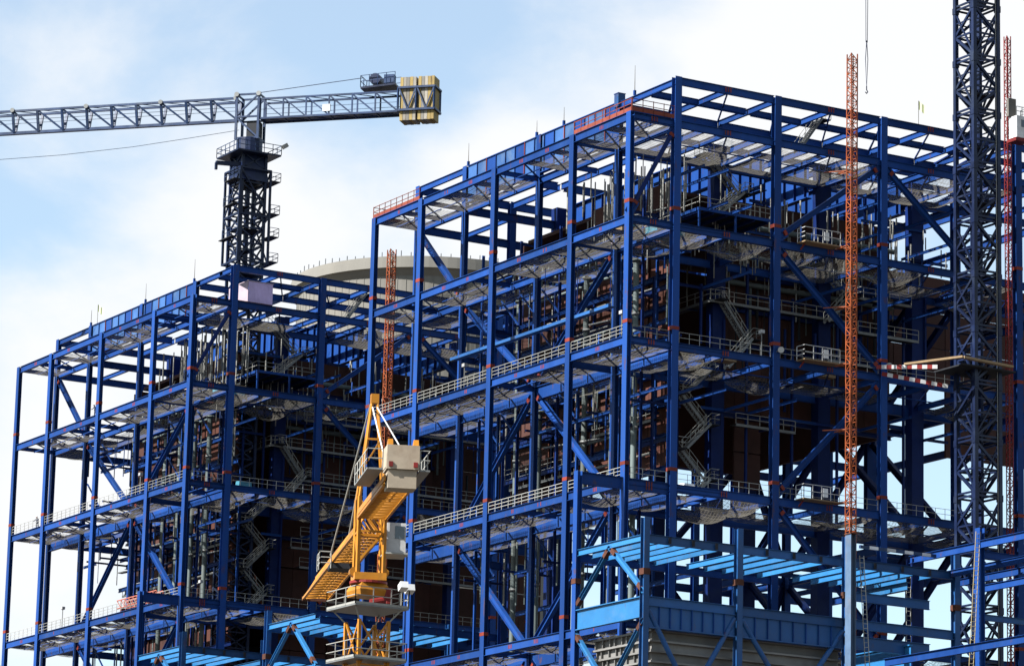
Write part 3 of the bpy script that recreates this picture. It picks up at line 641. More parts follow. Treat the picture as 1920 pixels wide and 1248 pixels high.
for which, du in (('right', 0), ('left', D)):
    walkway(f'long railed walkway round the shaded front of the {which} boiler', [(16.0, 18 + du), (16.0, 9.2 + du), (34.0, 9.2 + du)], 1.3, 90.3)
    walkway(f'short railed platform below the long walkway of the {which} boiler', [(19.5, 9.4 + du), (27.0, 9.4 + du)], 1.2, 77.6)
    walkway(f'narrow railed walkway low on the sunlit side of the {which} boiler', [(11.0, 24 + du), (11.0, 12.0 + du)], 1.0, 77.5)
    walkway(f'railed walkway at mid height beside the {which} boiler pipes', [(11.0, 41 + du), (11.0, 26.0 + du)], 1.0, 74.2)
    walkway(f'railed walkway beside the tube bends of the {which} boiler', [(9.8, 22 + du), (9.8, 6 + du)], 1.0, 96.9)
    # hanging platform with a dark underside
    t = thing('hanging_platform', f'railed platform with dark underside near the top of the {which} frame', 'platform', (11.4, 4.6 + du, 98.5), 'platforms near the top of the frames')
    part('deck', 'deck', t, lambda m: m.box((11.5, 4.7 + du, 98.38), (20.2, 11.4 + du, 98.5)))
    part('edge_channel', 'blue', t, lambda m: m.bar((11.4, 4.6 + du, 98.35), (20.3, 4.6 + du, 98.35), .08, .32))
    part('edge_channel', 'blue', t, lambda m: m.bar((11.4, 4.6 + du, 98.35), (11.4, 11.4 + du, 98.35), .08, .32))
    for q in range(6): part('joist', 'blue_deep', t, lambda m: m.bar((11.6 + q*1.7, 4.8 + du, 98.2), (11.6 + q*1.7, 11.3 + du, 98.2), .16, .34))
    part('rail_panel', 'rail', t, lambda m: railing_mesh(m, (11.4, 4.6 + du, 98.5), (20.3, 4.6 + du, 98.5), bars=(1., .55), t=.055))
    part('rail_panel', 'rail', t, lambda m: railing_mesh(m, (11.4, 4.6 + du, 98.5), (11.4, 11.4 + du, 98.5), bars=(1., .55), t=.055))
    for x, y in ((11.5, 4.7), (16.0, 4.7)):
        part('support_post', 'blue', t, lambda m: m.bar((x, y + du, 98.2), (x, y + du, 95.1), .2))
    stair_tower(f'galvanised stairs climbing from the hanging platform to the {which} roof', 15.6, 19.6, 8.3, 98.5, (3.6, 3.6), du)
    stair_tower(f'zigzag stairs in the dark front bay of the {which} frame', 13.0, 15.9, 8.6, 68.3, (2.9, 2.9, 2.9, 2.9, 2.8), du)
    stair_tower(f'steep stairs hanging below the long walkway of the {which} boiler', 17.6, 20.6, 8.0, 83.0, (3.5, 3.8), du)
    stair_tower(f'roof stairs on the shaded side of the {which} frame', 23.0, 26.0, 3.4, 106.0, (4.1,), du)
    # small boiler side fittings on the front bay
    t = thing('valve_box', f'turquoise sheeted crate on the second floor of the {which} frame', 'crate', (8, 3 + du, Z2 + .1))
    part('crate_body', 'turq', t, lambda m: m.box((6.6, 5.0 + du, Z2 + .02), (10.0, 7.2 + du, Z2 + 1.2)))
    part('crate_lid', 'ply', t, lambda m: m.box((6.5, 4.9 + du, Z2 + 1.2), (10.1, 7.3 + du, Z2 + 1.3)))
for i, z in enumerate((94.2, 86.4, 79.2, 75.3)):
    walkway(f'dim railed walkway on the shaded front of the left boiler, {ORD[i]} from the top', [(21.0, 9.8 + D), (48.0, 9.8 + D)], 1.2, z)
    if i in (1, 3): walkway(f'dim railed walkway on the sunlit flank of the right boiler, {("upper", "lower")[i // 2]} one', [(11.0, 42), (11.0, 30)], 1.0, z)
# stacked galleries right of the orange mast, near frame only
for i, (z, v0, v1, u) in enumerate(((93.0, 33.6, 41.5, 8.6), (89.3, 34.6, 42.6, 8.8), (85.9, 31.0, 38.0, 9.3))):
    walkway(f'stacked gallery deck by the dark crane mast, {("topmost", "middle", "lowest")[i]} of three', [(v0, u), (v1, u)], 1.6, z)
stair_tower('stairs between the stacked galleries by the dark crane mast', 30.2, 33.4, 8.0, 89.6, (3.3, 3.0))
# landing cages beside the orange hoist mast
for i, z in enumerate((Z3, Z4, Z2)):
    t = thing('landing_cage', f'white railed hoist landing at the {("third", "fourth", "second")[i]} floor beside the orange mast', 'hoist landing', (22, -1.6, z), 'hoist landings')
    part('deck', 'ply', t, lambda m: m.box((20.2, -1.9, z - .12), (24.6, -.45, z)))
    part('rail_panel', 'white', t, lambda m: (railing_mesh(m, (20.2, -1.9, z), (24.6, -1.9, z), h=1.4, bars=(1., .5), t=.06, n=4), railing_mesh(m, (20.2, -1.9, z), (20.2, -.5, z), h=1.4, t=.06, n=1)))
    part('door_panel', 'white', t, lambda m: m.box((22.6, -1.87, z + .3), (23.2, -1.83, z + 1.2)))
    part('bracket', 'red', t, lambda m: m.bar((20.6, -1.2, z - .2), (20.6, -.45, z - .7), .12))
# long pale blue suspended cradle on the sunlit side
t = thing('suspended_walkway', 'long pale blue plank walkway slung across the sunlit side of the right frame', 'walkway', (3, 8, 87.4))
for i in range(5):
    a, b = lerp(7.6, 40, i/5), lerp(7.6, 40, (i+1)/5)
    part('deck_plank', 'cyan_mid', t, lambda m: m.box((2.6, a + .03, 87.4), (3.5, b - .03, 87.46)))
    part('side_channel', 'cyan_mid', t, lambda m: m.box((2.52, a + .03, 87.3), (2.58, b - .03, 87.62)))
    part('hanger', 'blue_deep', t, lambda m: m.tube((3.0, a + .4, 87.46), (3.0, a + .4, 94.1), .04, 5))

# ------------------------------------------------------------------ light blue annex frames
def annex(u0, u1, label, du=0, vmax=31.3, clad=True, nearcol=True):
    P = lambda v, u, z: Vector((v, u + du, z))
    t = thing('annex_frame', label, 'steel frame', (-5.35, u0 + du, 0), 'light blue annex frames')
    VV = [v for v in (-5.35, 5.3, 18.0, 31.3) if v <= vmax]
    sgn = 1 if u1 > u0 else -1
    zt = 60.5
    for j, v in enumerate(VV):
        c = member(t, 'column', P(v, u0, 0), P(v, u0, zt + (1.6 if j < 2 else 2.2)), ('H', .7, .62), 'cyan_mid', (0, 1, 0))
        red_like = part('splice_band', 'rust', c, lambda m: m.box((v-.37, u0+du-.40, 56.6), (v+.37, u0+du+.40, 57.2)))
    if nearcol:
        c = member(t, 'column', P(-5.35, u1, 0), P(-5.35, u1, Z4 + .05), ('H', .55, .72), 'blue', (1, 0, 0))
        part('splice_band', 'rust', c, lambda m: m.box((-5.68, u1+du-.4, 57.2), (-5.02, u1+du+.4, 57.7)))
        member(t, 'top_girder', P(-5.1, u1, Z4), P(-.3, u1, Z4), ('I', 1.2, .45), 'blue')
    ya, yb = min(u0, u1) + .4, max(u0, u1) - .4
    member(t, 'side_beam', P(-5.35, ya, zt), P(-5.35, yb, zt), ('I', .62, .34), 'cyan')
    member(t, 'side_girder', P(-5.35, ya, 54.6), P(-5.35, yb, 54.6), ('I', 2.0, .5), 'cyan')
    for j in range(len(VV) - 1):
        a, b = VV[j], VV[j+1]
        e = member(t, 'front_beam', P(a + .36, u0, zt), P(b - .36, u0, zt), ('I', .8, .38), 'cyan_mid')
        for q in (.25, .5, .75):
            xx = lerp(a, b, q); part('bolt_plate', 'deck', e, lambda m: m.box((xx-.16, u0+du-.222, zt-.7), (xx+.16, u0+du-.195, zt-.12)))
        member(t, 'front_beam', P(a + .36, u0, 54.6), P(b - .36, u0, 54.6), ('I', .9, .5), 'cyan_mid')
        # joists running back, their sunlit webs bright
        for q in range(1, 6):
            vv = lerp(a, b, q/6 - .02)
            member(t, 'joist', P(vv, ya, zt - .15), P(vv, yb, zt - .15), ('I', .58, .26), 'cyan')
        if j > 1: continue
        w = part('front_girder', 'cyan_mid', t, lambda m: m.box((a + .4, u0+du-.02, 51.7), (b - .4, u0+du+.02, 53.7)))
        for q in range(1, 8):
            xx = lerp(a + .4, b - .4, q/8); part('stiffener', 'blue', w, lambda m: m.box((xx-.03, u0+du-.2, 51.7), (xx+.03, u0+du-.022, 53.7)))
        part('flange', 'cyan_mid', w, lambda m: m.box((a + .4, u0+du-.25, 51.6), (b - .4, u0+du+.25, 51.7)))
        member(t, 'rear_beam', P(a + .36, u1, zt - .3), P(b - .36, u1, zt - .3), ('I', .8, .36), 'blue')
    if clad:
        um = (u0 + u1) / 2
        for p, q in (((u1, 57.2 - 2.4), (um, zt - .5)), ((um, zt - .5), (u0, 55.0)), ((u1, 52.4), (um, 46.4)), ((um, 46.4), (u0, 52.4))):
            b = member(t, 'brace', P(-5.35, p[0], p[1]), P(-5.35, q[0], q[1]), ('H', .42, .4), 'cyan')
            A, Bv = P(-5.35, *p), P(-5.35, *q); dd = (Bv - A).normalized()
            for e in (A + dd*.5, Bv - dd*1.3): part('end_plate', 'rust', b, lambda m: m.bar(e, e + dd*.8, .44, .44))
        for j in range(len(VV)-2):
            a, b = VV[j], VV[j+1]; mid = (a + b) / 2
            for p, q in (((a + .4, 53.4), (mid, 45.5)), ((b - .4, 53.4), (mid, 45.5))):
                br = member(t, 'brace', P(p[0], u0, p[1]), P(q[0], u0, q[1]), ('T', .26, 10), 'cyan_mid')
                A, Bv = P(p[0], u0, p[1]), P(q[0], u0, q[1]); dd = (Bv - A).normalized()
                part('end_plate', 'rust', br, lambda m: m.bar(A + dd*.2, A + dd*1.2, .5, .1))
    return t
annex(-12.33, 0, 'light blue annex frame at the near corner of the right frame')
annex(65.8, 54.0, 'light blue annex frame behind the yellow crane', vmax=18.1, nearcol=False)
annex(-12.33, 0, 'light blue annex frame at the bottom of the left frame', du=D, vmax=18.1)
# ribbed grey duct casing inside the near annex
t = thing('duct_casing', 'grey corrugated duct casing under the light blue annex', 'duct', (5, -6, 40))
for k in range(12):
    z = 40 + k * .98
    part('cladding_panel', 'clad', t, lambda m: m.box((-3.6, -11.0, z), (18.0, -1.2, z + .9)))
    part('cladding_rib', 'clad', t, lambda m: m.box((-4.0, -11.5, z + .72), (18.1, -1.0, z + .9)))
for k in range(9):
    for r in range(12):
        y = -10.7 + k*1.12 + .1*((k*7 + r*3) % 5)
        part('wall_batten', 'clad', t, lambda m: m.box((-3.85, y, 40 + r*.98), (-3.61, y + .1, 40.77 + r*.98)))

# ------------------------------------------------------------------ near steelwork at the lower right
def P3(v, u, z): return Vector((v, u, z))
t = thing('pipe_rack_frame', 'deep blue pipe rack frame standing nearest at the lower right', 'steel frame', (28.4, -20, 0))
c = member(t, 'column', P3(28.4, -20, 0), P3(28.4, -20, 63.6), ('H', .6, .8), 'blue', (1, 0, 0))
member(t, 'column', P3(28.4, -9.2, 0), P3(28.4, -9.2, 61.9), ('H', .9, .9), 'blue_deep', (0, 1, 0))
member(t, 'top_beam', P3(28.2, -19.6, 62.2), P3(28.2, -9.0, 62.2), ('I', .75, .38), 'blue')
member(t, 'top_beam', P3(28.2, -32, 62.3), P3(28.2, -20.4, 62.3), ('I', .75, .38), 'blue')
member(t, 'cross_beam', P3(28.8, -20, 61.4), P3(40, -20, 61.4), ('I', .7, .36), 'blue')
member(t, 'cross_beam', P3(18.0, -9.2, 61.2), P3(28.0, -9.2, 61.2), ('I', .55, .36), 'blue')
for q in range(3): member(t, 'joist', P3(30.6 + q*2.6, -32, 60.6 - .4*q), P3(30.6 + q*2.6, -9.4, 60.6 - .4*q), ('I', .7, .3), 'blue')
member(t, 'lower_beam', P3(19.2, -40, 50.3), P3(19.2, -17, 50.3), ('I', .75, .4), 'blue')
member(t, 'lower_beam', P3(28.9, -20, 55.2), P3(42, -20, 55.2), ('I', .6, .36), 'cyan_mid')
member(t, 'lower_beam', P3(18.2, -12.4, 57.3), P3(28.0, -12.4, 57.3), ('I', .9, .36), 'cyan_mid')
member(t, 'lower_beam', P3(18.2, -12.4, 53.0), P3(28.0, -12.4, 53.0), ('I', 1.3, .4), 'cyan_mid')
member(t, 'plate_girder', P3(25.0, -13.4, 52.6), P3(25.0, -2.5, 52.6), ('I', 2.6, .4), 'cyan')
member(t, 'side_joist', P3(25.6, -12.0, 59.0), P3(25.6, -2.5, 59.0), ('I', .8, .4), 'cyan')
t = thing('grey_column', 'pale grey blue box column in front of the orange hoist mast', 'column', (17.3, -14, 0))
member(t, 'shaft', P3(17.3, -14, 0), P3(17.3, -14, 62.6), ('H', .62, .95), 'greyblue', (1, 0, 0))
part('cap_plate', 'rust', t, lambda m: m.box((16.9, -14.55, 62.6), (17.7, -13.45, 62.7)))
def ladder(label, p, z0, z1, lean=(0, 0), mat='rail', w=.42):
    t = thing('ladder', label, 'ladder', (p[0], p[1], z0), 'site ladders')
    a = Vector((p[0], p[1], z0)); b = Vector((p[0] + lean[0], p[1] + lean[1], z1)); o = Vector((w, -w*.3, 0))
    part('stile', mat, t, lambda m: m.bar(a, b, .06)); part('stile', mat, t, lambda m: m.bar(a + o, b + o, .06))
    n = int((z1 - z0) / .45)
    for i in range(n):
        q = a.lerp(b, (i + .5) / n); part('rung', mat, t, lambda m: m.bar(q, q + o, .045))
ladder('pale yellow ladder leaning on the blue column at the lower right', (26.9, -20.2), 50, 63.2, (.9, 0), 'ladder_y')
ladder('galvanised ladder hanging beside the pale grey column', (19.2, -14.2), 46, 60.6, (-1.0, 0))
ladder('thin ladder on the broad dark column at the lower right', (27.0, -10.0), 52, 60.5, (0, 0))
t = thing('crane_beam', 'red and white striped beam laid across the lower right steelwork', 'beam', (20, -13, 61.6))
for i in range(9):
    a, b = lerp(19.0, 28.6, i/9), lerp(19.0, 28.6, (i+1)/9)
    part('stripe_segment', 'white' if i % 2 else 'slate', t, lambda m: m.box((a, -13.3, 61.55), (b, -13.0, 61.85)))

# ------------------------------------------------------------------ lattice masts
def lattice_mesh(w, h, leg, lac, mat, style='Z', n=1, mid=0):
    """one bolted mast section: four legs, horizontals and diagonals"""
    m = MB(); s = w / 2
    C = [(-s, -s), (s, -s), (s, s), (-s, s)]
    for x, y in C: m.bar((x, y, 0), (x, y, h), leg, leg, (1, 0, 0))
    for k in range(n):
        z0, z1 = h*k/n, h*(k+1)/n
        for i in range(4):
            a, b = C[i], C[(i+1) % 4]
            m.bar((*a, z0 + lac), (*b, z0 + lac), lac)
            if style == 'X':
                m.bar((*a, z0), (*b, z1), lac); m.bar((*b, z0), (*a, z1), lac)
            elif style == 'K':
                c = ((a[0]+b[0])/2, (a[1]+b[1])/2)
                m.bar((*a, z0), (*c, z1), lac); m.bar((*b, z0), (*c, z1), lac)
            else:
                p, q = (a, b) if (k + i) % 2 == 0 else (b, a)
                m.bar((*p, z0 + lac), (*q, z1 - lac*.5), lac)
    return m.mesh(mat, 'mast_section')
def mast(t, x, y, z0, z1, me, h, rot=0.0):
    z = z0; R_ = Matrix.Rotation(rot, 4, 'Z')
    while z < z1 - .01:
        put('mast_section', me, t, Matrix.Translation((x, y, z)) @ R_); z += h
# orange rack hoist masts
oms = lattice_mesh(.76, 1.5, .1, .06, 'orange', 'Z', 2)
t = thing('hoist_mast', 'tall orange hoist mast in front of the right frame', 'hoist mast', (25.5, -2.6, 0), 'rack and pinion hoist masts')
mast(t, 25.5, -2.6, 0, 115.0, oms, 1.5)
for z in (Z2, Z3, Z4, 75.8, 103.0, 88.6):
    part('wall_tie', 'orange', t, lambda m: (m.bar((25.1, -2.2, z), (23.6, -.3, z), .1), m.bar((25.9, -2.2, z), (25.1, -.3, z), .1), m.bar((25.1, -2.2, z), (25.1, -.3, z), .1)))
t = thing('hoist_mast', 'slim orange hoist mast in the gap between the two frames', 'hoist mast', (4.4, 57.4, 0), 'rack and pinion hoist masts')
mast(t, 4.4, 57.4, 0, 103.4, lattice_mesh(.72, 1.5, .1, .06, 'orange', 'Z', 2), 1.5)
for z in (Z2 + .5, 85.5): part('wall_tie', 'orange', t, lambda m: (m.bar((4.0, 57.0, z), (2.2, 53.8, z), .12), m.bar((4.8, 57.0, z), (2.4, 53.8, z), .12)))
t = thing('hoist_mast', 'red hoist mast behind the dark crane mast at the right edge', 'hoist mast', (46.8, -1.4, 0), 'rack and pinion hoist masts')
mast(t, 46.8, -1.4, 0, 121.4, lattice_mesh(.5, 1.5, .08, .05, 'redmast', 'Z', 2), 1.5)
t = thing('hoist_cabin', 'white hoist cabin riding on the red mast at the right edge', 'hoist cabin', (47.4, -2.6, 109.8))
part('cabin_body', 'white', t, lambda m: m.box((46.6, -3.2, 109.9), (48.1, -1.9, 112.3)))
part('window', 'glass', t, lambda m: m.box((47.2, -3.23, 111.1), (47.8, -3.205, 111.9)))
part('cabin_base', 'redmast', t, lambda m: m.box((46.4, -3.3, 109.5), (48.2, -1.8, 109.88)))
part('roof_rail', 'galv', t, lambda m: (railing_mesh(m, (46.6, -3.15, 112.3), (48.1, -3.15, 112.3), h=1.0, bars=(1., .5), n=2), railing_mesh(m, (48.1, -3.15, 112.3), (48.1, -1.95, 112.3), h=1.0, bars=(1., .5), n=1)))
part('drive_unit', 'cwg', t, lambda m: m.box((46.3, -2.2, 112.4), (47.3, -1.85, 114.4)))

# ------------------------------------------------------------------ dark crane mast at the right
t = thing('tower_crane_mast', 'dark navy tower crane mast rising past the top at the right', 'crane mast', (39.1, -6, 0))
mm = MB(); w = 3.1; s = w/2; h = 5.8
Cn = [(-s, -s), (s, -s), (s, s), (-s, s)]
for x, y in Cn: mm.bar((x, y, 0), (x, y, h), .42, .42, (1, 0, 0))
for i in range(4):
    a, b = Cn[i], Cn[(i+1) % 4]; c = ((a[0]+b[0])/2, (a[1]+b[1])/2)
    for z in (.1, .5, 2.9): mm.bar((*a, z), (*b, z), .15, .2)
    p, q = (a, b) if i % 2 == 0 else (b, a)
    mm.bar((*p, 5.7), (*q, 3.0), .26); mm.bar((*p, .4), (*q, 2.9), .26)
    mm.bar((*c, 3.0), (*p, .5), .18); mm.bar((*c, 3.0), (*q, 5.6), .16); mm.bar((*a, 4.4), (*b, 4.4), .12)
for z in (.3, 2.9): mm.bar((-s, -s, z), (s, s, z), .1); mm.bar((s, -s, z), (-s, s, z), .1)
nav = mm.mesh('navy', 'mast_section')
mast(t, 39.1, -6, 0, 130, nav, h)
for k in range(23):
    z = k * 5.8
    for x, y in ((-s, -s), (s, -s), (-s, s)):
        part('joint_sleeve', 'navy', t, lambda m: m.bar((39.1+x, -6+y, z-.35), (39.1+x, -6+y, z+.35), .52, .52, (1, 0, 0)))
part('lift_shaft', 'navy', t, lambda m: (m.bar((39.6, -5.6, 0), (39.6, -5.6, 130), .8, .3), m.bar((38.8, -5.4, 0), (38.8, -5.4, 130), .2)))
for k in range(22):
    z = 2.0 + k*5.8
    part('ladder_platform', 'deck', t, lambda m: m.box((37.7, -7.4, z), (39.2 + (k % 2), -4.8, z + .08)))
part('cable', 'rod', t, lambda m: m.tube((40.3, -7.7, 40), (40.3, -7.7, 127), .05, 5))
t = thing('mast_platform', 'plywood and striped board platform fixed round the dark crane mast', 'platform', (37, -6, 83))
part('timber_board', 'ply', t, lambda m: m.bar((31.4, -3.8, 83.1), (34.9, -9.0, 83.45), .5, .22))
part('timber_board', 'ply', t, lambda m: m.bar((34.9, -9.0, 83.4), (41.2, -9.0, 83.2), .5, .24))
part('deck', 'deck', t, lambda m: m.box((35.2, -8.6, 82.75), (42, -3.6, 82.9)))
for i in range(12):
    a, b = Vector((29.7, -1.2, 83.05)).lerp(Vector((34.2, -5.6, 82.9)), i/12), Vector((29.7, -1.2, 83.05)).lerp(Vector((34.2, -5.6, 82.9)), (i+1)/12)
    part('stripe_board', 'white' if i % 2 else 'redmast', t, lambda m: m.bar(a, b, .05, .42))
for i in range(12):
    a, b = Vector((30.6, -.9, 82.5)).lerp(Vector((37.2, -3.4, 81.6)), i/12), Vector((30.6, -.9, 82.5)).lerp(Vector((37.2, -3.4, 81.6)), (i+1)/12)
    part('stripe_board', 'white' if i % 2 else 'redmast', t, lambda m: m.bar(a, b, .05, .42))
# sling hanging from a jib above the picture
t = thing('crane_sling', 'thin wire sling with hook hanging in the sky at the upper right', 'sling', (25.6, -5, 111))
part('wire', 'navy', t, lambda m: (m.tube((25.50, -5, 116.2), (25.45, -5, 124), .035, 5), m.tube((25.68, -5, 116.2), (25.75, -5, 124), .035, 5)))
part('loop', 'navy', t, lambda m: m.path([(25.6, -5, 116.4), (25.45, -5, 114.4), (25.6, -5, 111.4), (25.75, -5, 114.4), (25.6, -5, 116.4)], .04, 5))
part('hook', 'navy', t, lambda m: m.path([(25.6, -5, 111.5), (25.6, -5, 111.1), (25.75, -5, 110.9), (25.6, -5, 110.7), (25.45, -5, 110.85)], .06, 6))

# ------------------------------------------------------------------ dark tower crane over the left frame
cx, cy = 12.75, 112.0
t = thing('tower_crane', 'dark blue tower crane with striped counterweights above the left frame', 'tower crane', (cx, cy, 0))
cms = lattice_mesh(3.3, 4.0, .34, .18, 'navy', 'X', 2)
mast(t, cx, cy, 0, 127.5, cms, 4.0)
cage = MB(); s = 2.15
for x, y in ((-s,-s),(s,-s),(s,s),(-s,s)): cage.bar((x,y,0),(x,y,12.4),.26,.26,(1,0,0))
for z in (0.1, 6.2, 12.3):
    for a, b in (((-s,-s),(s,-s)),((s,-s),(s,s)),((s,s),(-s,s)),((-s,s),(-s,-s))): cage.bar((*a,z),(*b,z),.22)
for a, b in (((-s,-s),(s,-s)),((-s,-s),(-s,s)),((s,-s),(s,s))): cage.bar((*a,0),(*b,6.2),.16); cage.bar((*b,6.2),(*a,12.3),.16)
cage.build('climbing_cage', 'navy', t, Matrix.Translation((cx, cy, 113.6)))
part('core_column', 'navy', t, lambda m: m.box((cx-.25, cy-.25, 108), (cx+.25, cy+.25, 128)))
for k, (z, sx) in enumerate(((114.0, 1), (117.3, 1), (120.3, 1), (120.9, -1), (124.6, 1), (124.2, -1), (116.6, -1))):
    x0, x1 = (cx + 2.3, cx + 3.6) if sx > 0 else (cx - 3.1, cx - 2.3)
    pf = part('service_balcony', 'deck', t, lambda m: m.box((x0, cy - 2.2, z), (x1, cy + (.6 if k % 2 else 1.6), z + .1)))
    part('balcony_rail', 'slate', pf, lambda m: (railing_mesh(m, (x0, cy - 2.2, z + .1), (x1, cy - 2.2, z + .1), bars=(1., .5), t=.06, n=1), railing_mesh(m, ((x1 if sx > 0 else x0), cy - 2.2, z + .1), ((x1 if sx > 0 else x0), cy + .6, z + .1), bars=(1., .5), t=.06)))
for k in range(5):
    z = 112.2 + k*2.9
    part('inner_landing', 'deck', t, lambda m: m.box((cx - 1.5, cy - 1.5, z), (cx + (.2 if k % 2 else 1.5), cy + 1.5, z + .08)))
part('top_adapter', 'navy', t, lambda m: m.add([(cx-2,cy-2,124.4),(cx+2,cy-2,124.4),(cx+2,cy+2,124.4),(cx-2,cy+2,124.4),(cx-1.5,cy-1.5,127.8),(cx+1.5,cy-1.5,127.8),(cx+1.5,cy+1.5,127.8),(cx-1.5,cy+1.5,127.8)],
     [[0,3,2,1],[4,5,6,7],[0,1,5,4],[1,2,6,5],[2,3,7,6],[3,0,4,7]]))
J = Vector((-0.693, 0.721, 0)); Lt = Vector((0.721, 0.693, 0)); O = Vector((cx, cy, 0))
def Q(a, l, z): return O + J*a + Lt*l + Vector((0, 0, z))
e = 3.1
part('slew_platform', 'navy', t, lambda m: m.box((cx-e, cy-e, 127.8), (cx+e, cy+e, 128.0)))
for a, b in (((-e,-e),(e,-e)),((-e,-e),(-e,e)),((e,-e),(e,e)),((-e,e),(e,e))):
    part('platform_rail', 'slate', t, lambda m: railing_mesh(m, (cx+a[0],cy+a[1],128), (cx+b[0],cy+b[1],128), h=1.2, bars=(1.,.5), t=.07))
part('slew_ring', 'navy', t, lambda m: m.tube((cx, cy, 128), (cx, cy, 130.2), 1.7, 16))
# tower head: four posts with bracing
th = part('tower_head', 'slate', t, lambda m: [m.bar(Q(a, l, 130), Q(a, l, 136.0), .3, .3, J) for a in (-1.5, 1.5) for l in (-1.2, 1.2)] + [m.bar(Q(-1.5, l, 136), Q(1.5, l, 133.2), .2) for l in (-1.2, 1.2)] + [m.bar(Q(1.5, l, 132.9), Q(-1.5, l, 130.2), .2) for l in (-1.2, 1.2)] + [m.bar(Q(a, l, z), Q(-a, l, z), .22) for a in (-1.5,) for l in (-1.2, 1.2) for z in (136, 133, 130.2)] + [m.bar(Q(a, -1.2, z), Q(a, 1.2, z), .2) for a in (-1.5, 1.5) for z in (136, 133, 130.2)])
for a in (-1.5, 1.5):
    part('pin', 'galv', th, lambda m: m.tube(Q(a, -1.5, 136), Q(a, -1.2, 136), .32, 10)); 
part('machine_house', 'deck', t, lambda m: m.bar(Q(.2, 0, 131.4), Q(-1.4, 0, 131.4), 1.6, 2.2))
part('lifting_arm', 'navy', t, lambda m: (m.bar((cx-5.2, cy-1.2, 126.1), (cx-1.5, cy-1.2, 126.4), .45, .5), m.bar((cx-5.2, cy-1.2, 126.1), (cx-5.2, cy-1.2, 125.2), .3)))
# jib: two top chords, one box bottom chord, panels as sections
zb, zt_, pw = 132.7, 135.6, 1.0
js = MB(); pl = 3.45
for l in (-pw, pw): js.bar((0, l, 0), (pl, l, 0), .27)
js.bar((0, -pw, 0), (0, pw, 0), .12); js.bar((0, -pw, 0), (pl, pw, 0), .08)
for l in (-pw, pw):
    js.bar((0, l, 0), (0, l*.2, -2.7), .3); js.bar((0, 0, -2.7), (pl, l, 0), .22)
js.bar((0, 0, -2.75), (pl, 0, -2.75), .55, .36)
for q in (-1.0, -1.5): js.bar((0, .25, q), (pl, .25, q), .05)
jm = js.mesh('slate', 'jib_section')
jb = basis(Q(0, 0, 0), Q(1, 0, 0), scale=False).to_3x3().to_4x4()
for k in range(14):
    put('jib_section', jm, t, Matrix.Translation(Q(1.7 + k*pl, 0, zt_ - .05*k*.2)) @ jb)
for k in (0, 3, 6, 9, 12):
    part('pin', 'galv', t, lambda m: m.tube(Q(1.7 + k*pl, -1.25, zt_+.02), Q(1.7 + k*pl, -1.02, zt_+.02), .3, 10))
part('hoist_rope', 'navy', t, lambda m: m.path([Q(1.5, 0, 131.6), Q(8, 0, 130.9), Q(16, 0, 130.1), Q(26, 0, 129.5), Q(40, 0, 129.2), Q(49, 0, 129.3)], .035, 5))
# counter jib
cj = MB(); cp = 3.1
for l in (-1.1, 1.1):
    cj.bar((0, l, 0), (cp, l, 0), .24); cj.bar((0, l, 2.6), (cp, l, 2.6), .22)
    cj.bar((0, l, 0), (0, l, 2.6), .18); cj.bar((0, l, 2.6), (cp, l, 0), .16)
    cj.bar((0, l, 1.2), (cp, l, 1.2), .05)
for z in (0, 2.6): cj.bar((0, -1.1, z), (0, 1.1, z), .14); cj.bar((0, -1.1, z), (cp, 1.1, z), .09)
cj.box((0, -1.0, .02), (cp, 1.0, .08))
cjm = cj.mesh('slate', 'counter_jib_section')
cb = basis(Q(0, 0, 0), Q(-1, 0, 0), scale=False).to_3x3().to_4x4()
for k in range(6):
    put('counter_jib_section', cjm, t, Matrix.Translation(Q(-1.7 - k*cp, 0, 132.7)) @ cb)
part('weight_frame', 'slate', t, lambda m: [m.bar(Q(-20.3, l, z), Q(-25.2, l, z), .26) for l in (-1.35, 1.35) for z in (132.75, 135.7)] + [m.bar(Q(-a, l, 132.75), Q(-a, l, 135.7), .22) for a in (20.3, 22.7, 25.1) for l in (-1.35, 1.35)] + [m.bar(Q(-20.4 - 2.4*i, -1.35, 135.7), Q(-21.6 - 2.4*i, -1.35, 132.8), .16) for i in range(2)] + [m.bar(Q(-22.7 - 2.4*i, -1.35, 135.7), Q(-21.6 - 2.4*i, -1.35, 132.8), .16) for i in range(2)] + [m.bar(Q(-a, -1.35, z), Q(-a, 1.35, z), .24) for a in (20.3, 25.2) for z in (132.75, 135.7)])
for k in range(10):
    a0 = -20.5 - k*.43 - (.26 if k > 4 else 0)
    mat = ('cwy', 'cww', 'cwg', 'cwy', 'cww', 'cwy', 'cwg', 'cww', 'cwy', 'cwy')[k]
    part('counterweight_slab', mat, t, lambda m: m.bar(Q(a0, 0, 134.25 + .03*(k % 2)), Q(a0 - .39, 0, 134.25 + .03*(k % 2)), 2.3, 5.7))
wp = part('winch_platform', 'navy', t, lambda m: m.bar(Q(-15.2, 0, 136.0), Q(-19.8, 0, 136.3), 2.6, .25))
part('winch_drum', 'navy', t, lambda m: m.tube(Q(-17.0, -1.0, 137.2), Q(-17.0, 1.0, 137.2), .75, 14))
part('winch_motor', 'slate', t, lambda m: m.bar(Q(-18.2, -.4, 137.1), Q(-19.5, -.4, 137.1), 1.0, 1.2))
part('winch_rail', 'slate', t, lambda m: (railing_mesh(m, Q(-15.2, -1.3, 136.1), Q(-19.8, -1.3, 136.4), h=1.5, bars=(1., .5), t=.07), railing_mesh(m, Q(-15.2, -1.3, 136.1), Q(-15.2, 1.3, 136.1), h=1.5, bars=(1., .5), t=.07), railing_mesh(m, Q(-15.2, 1.3, 136.1), Q(-19.8, 1.3, 136.4), h=1.5, bars=(1., .5), t=.07)))
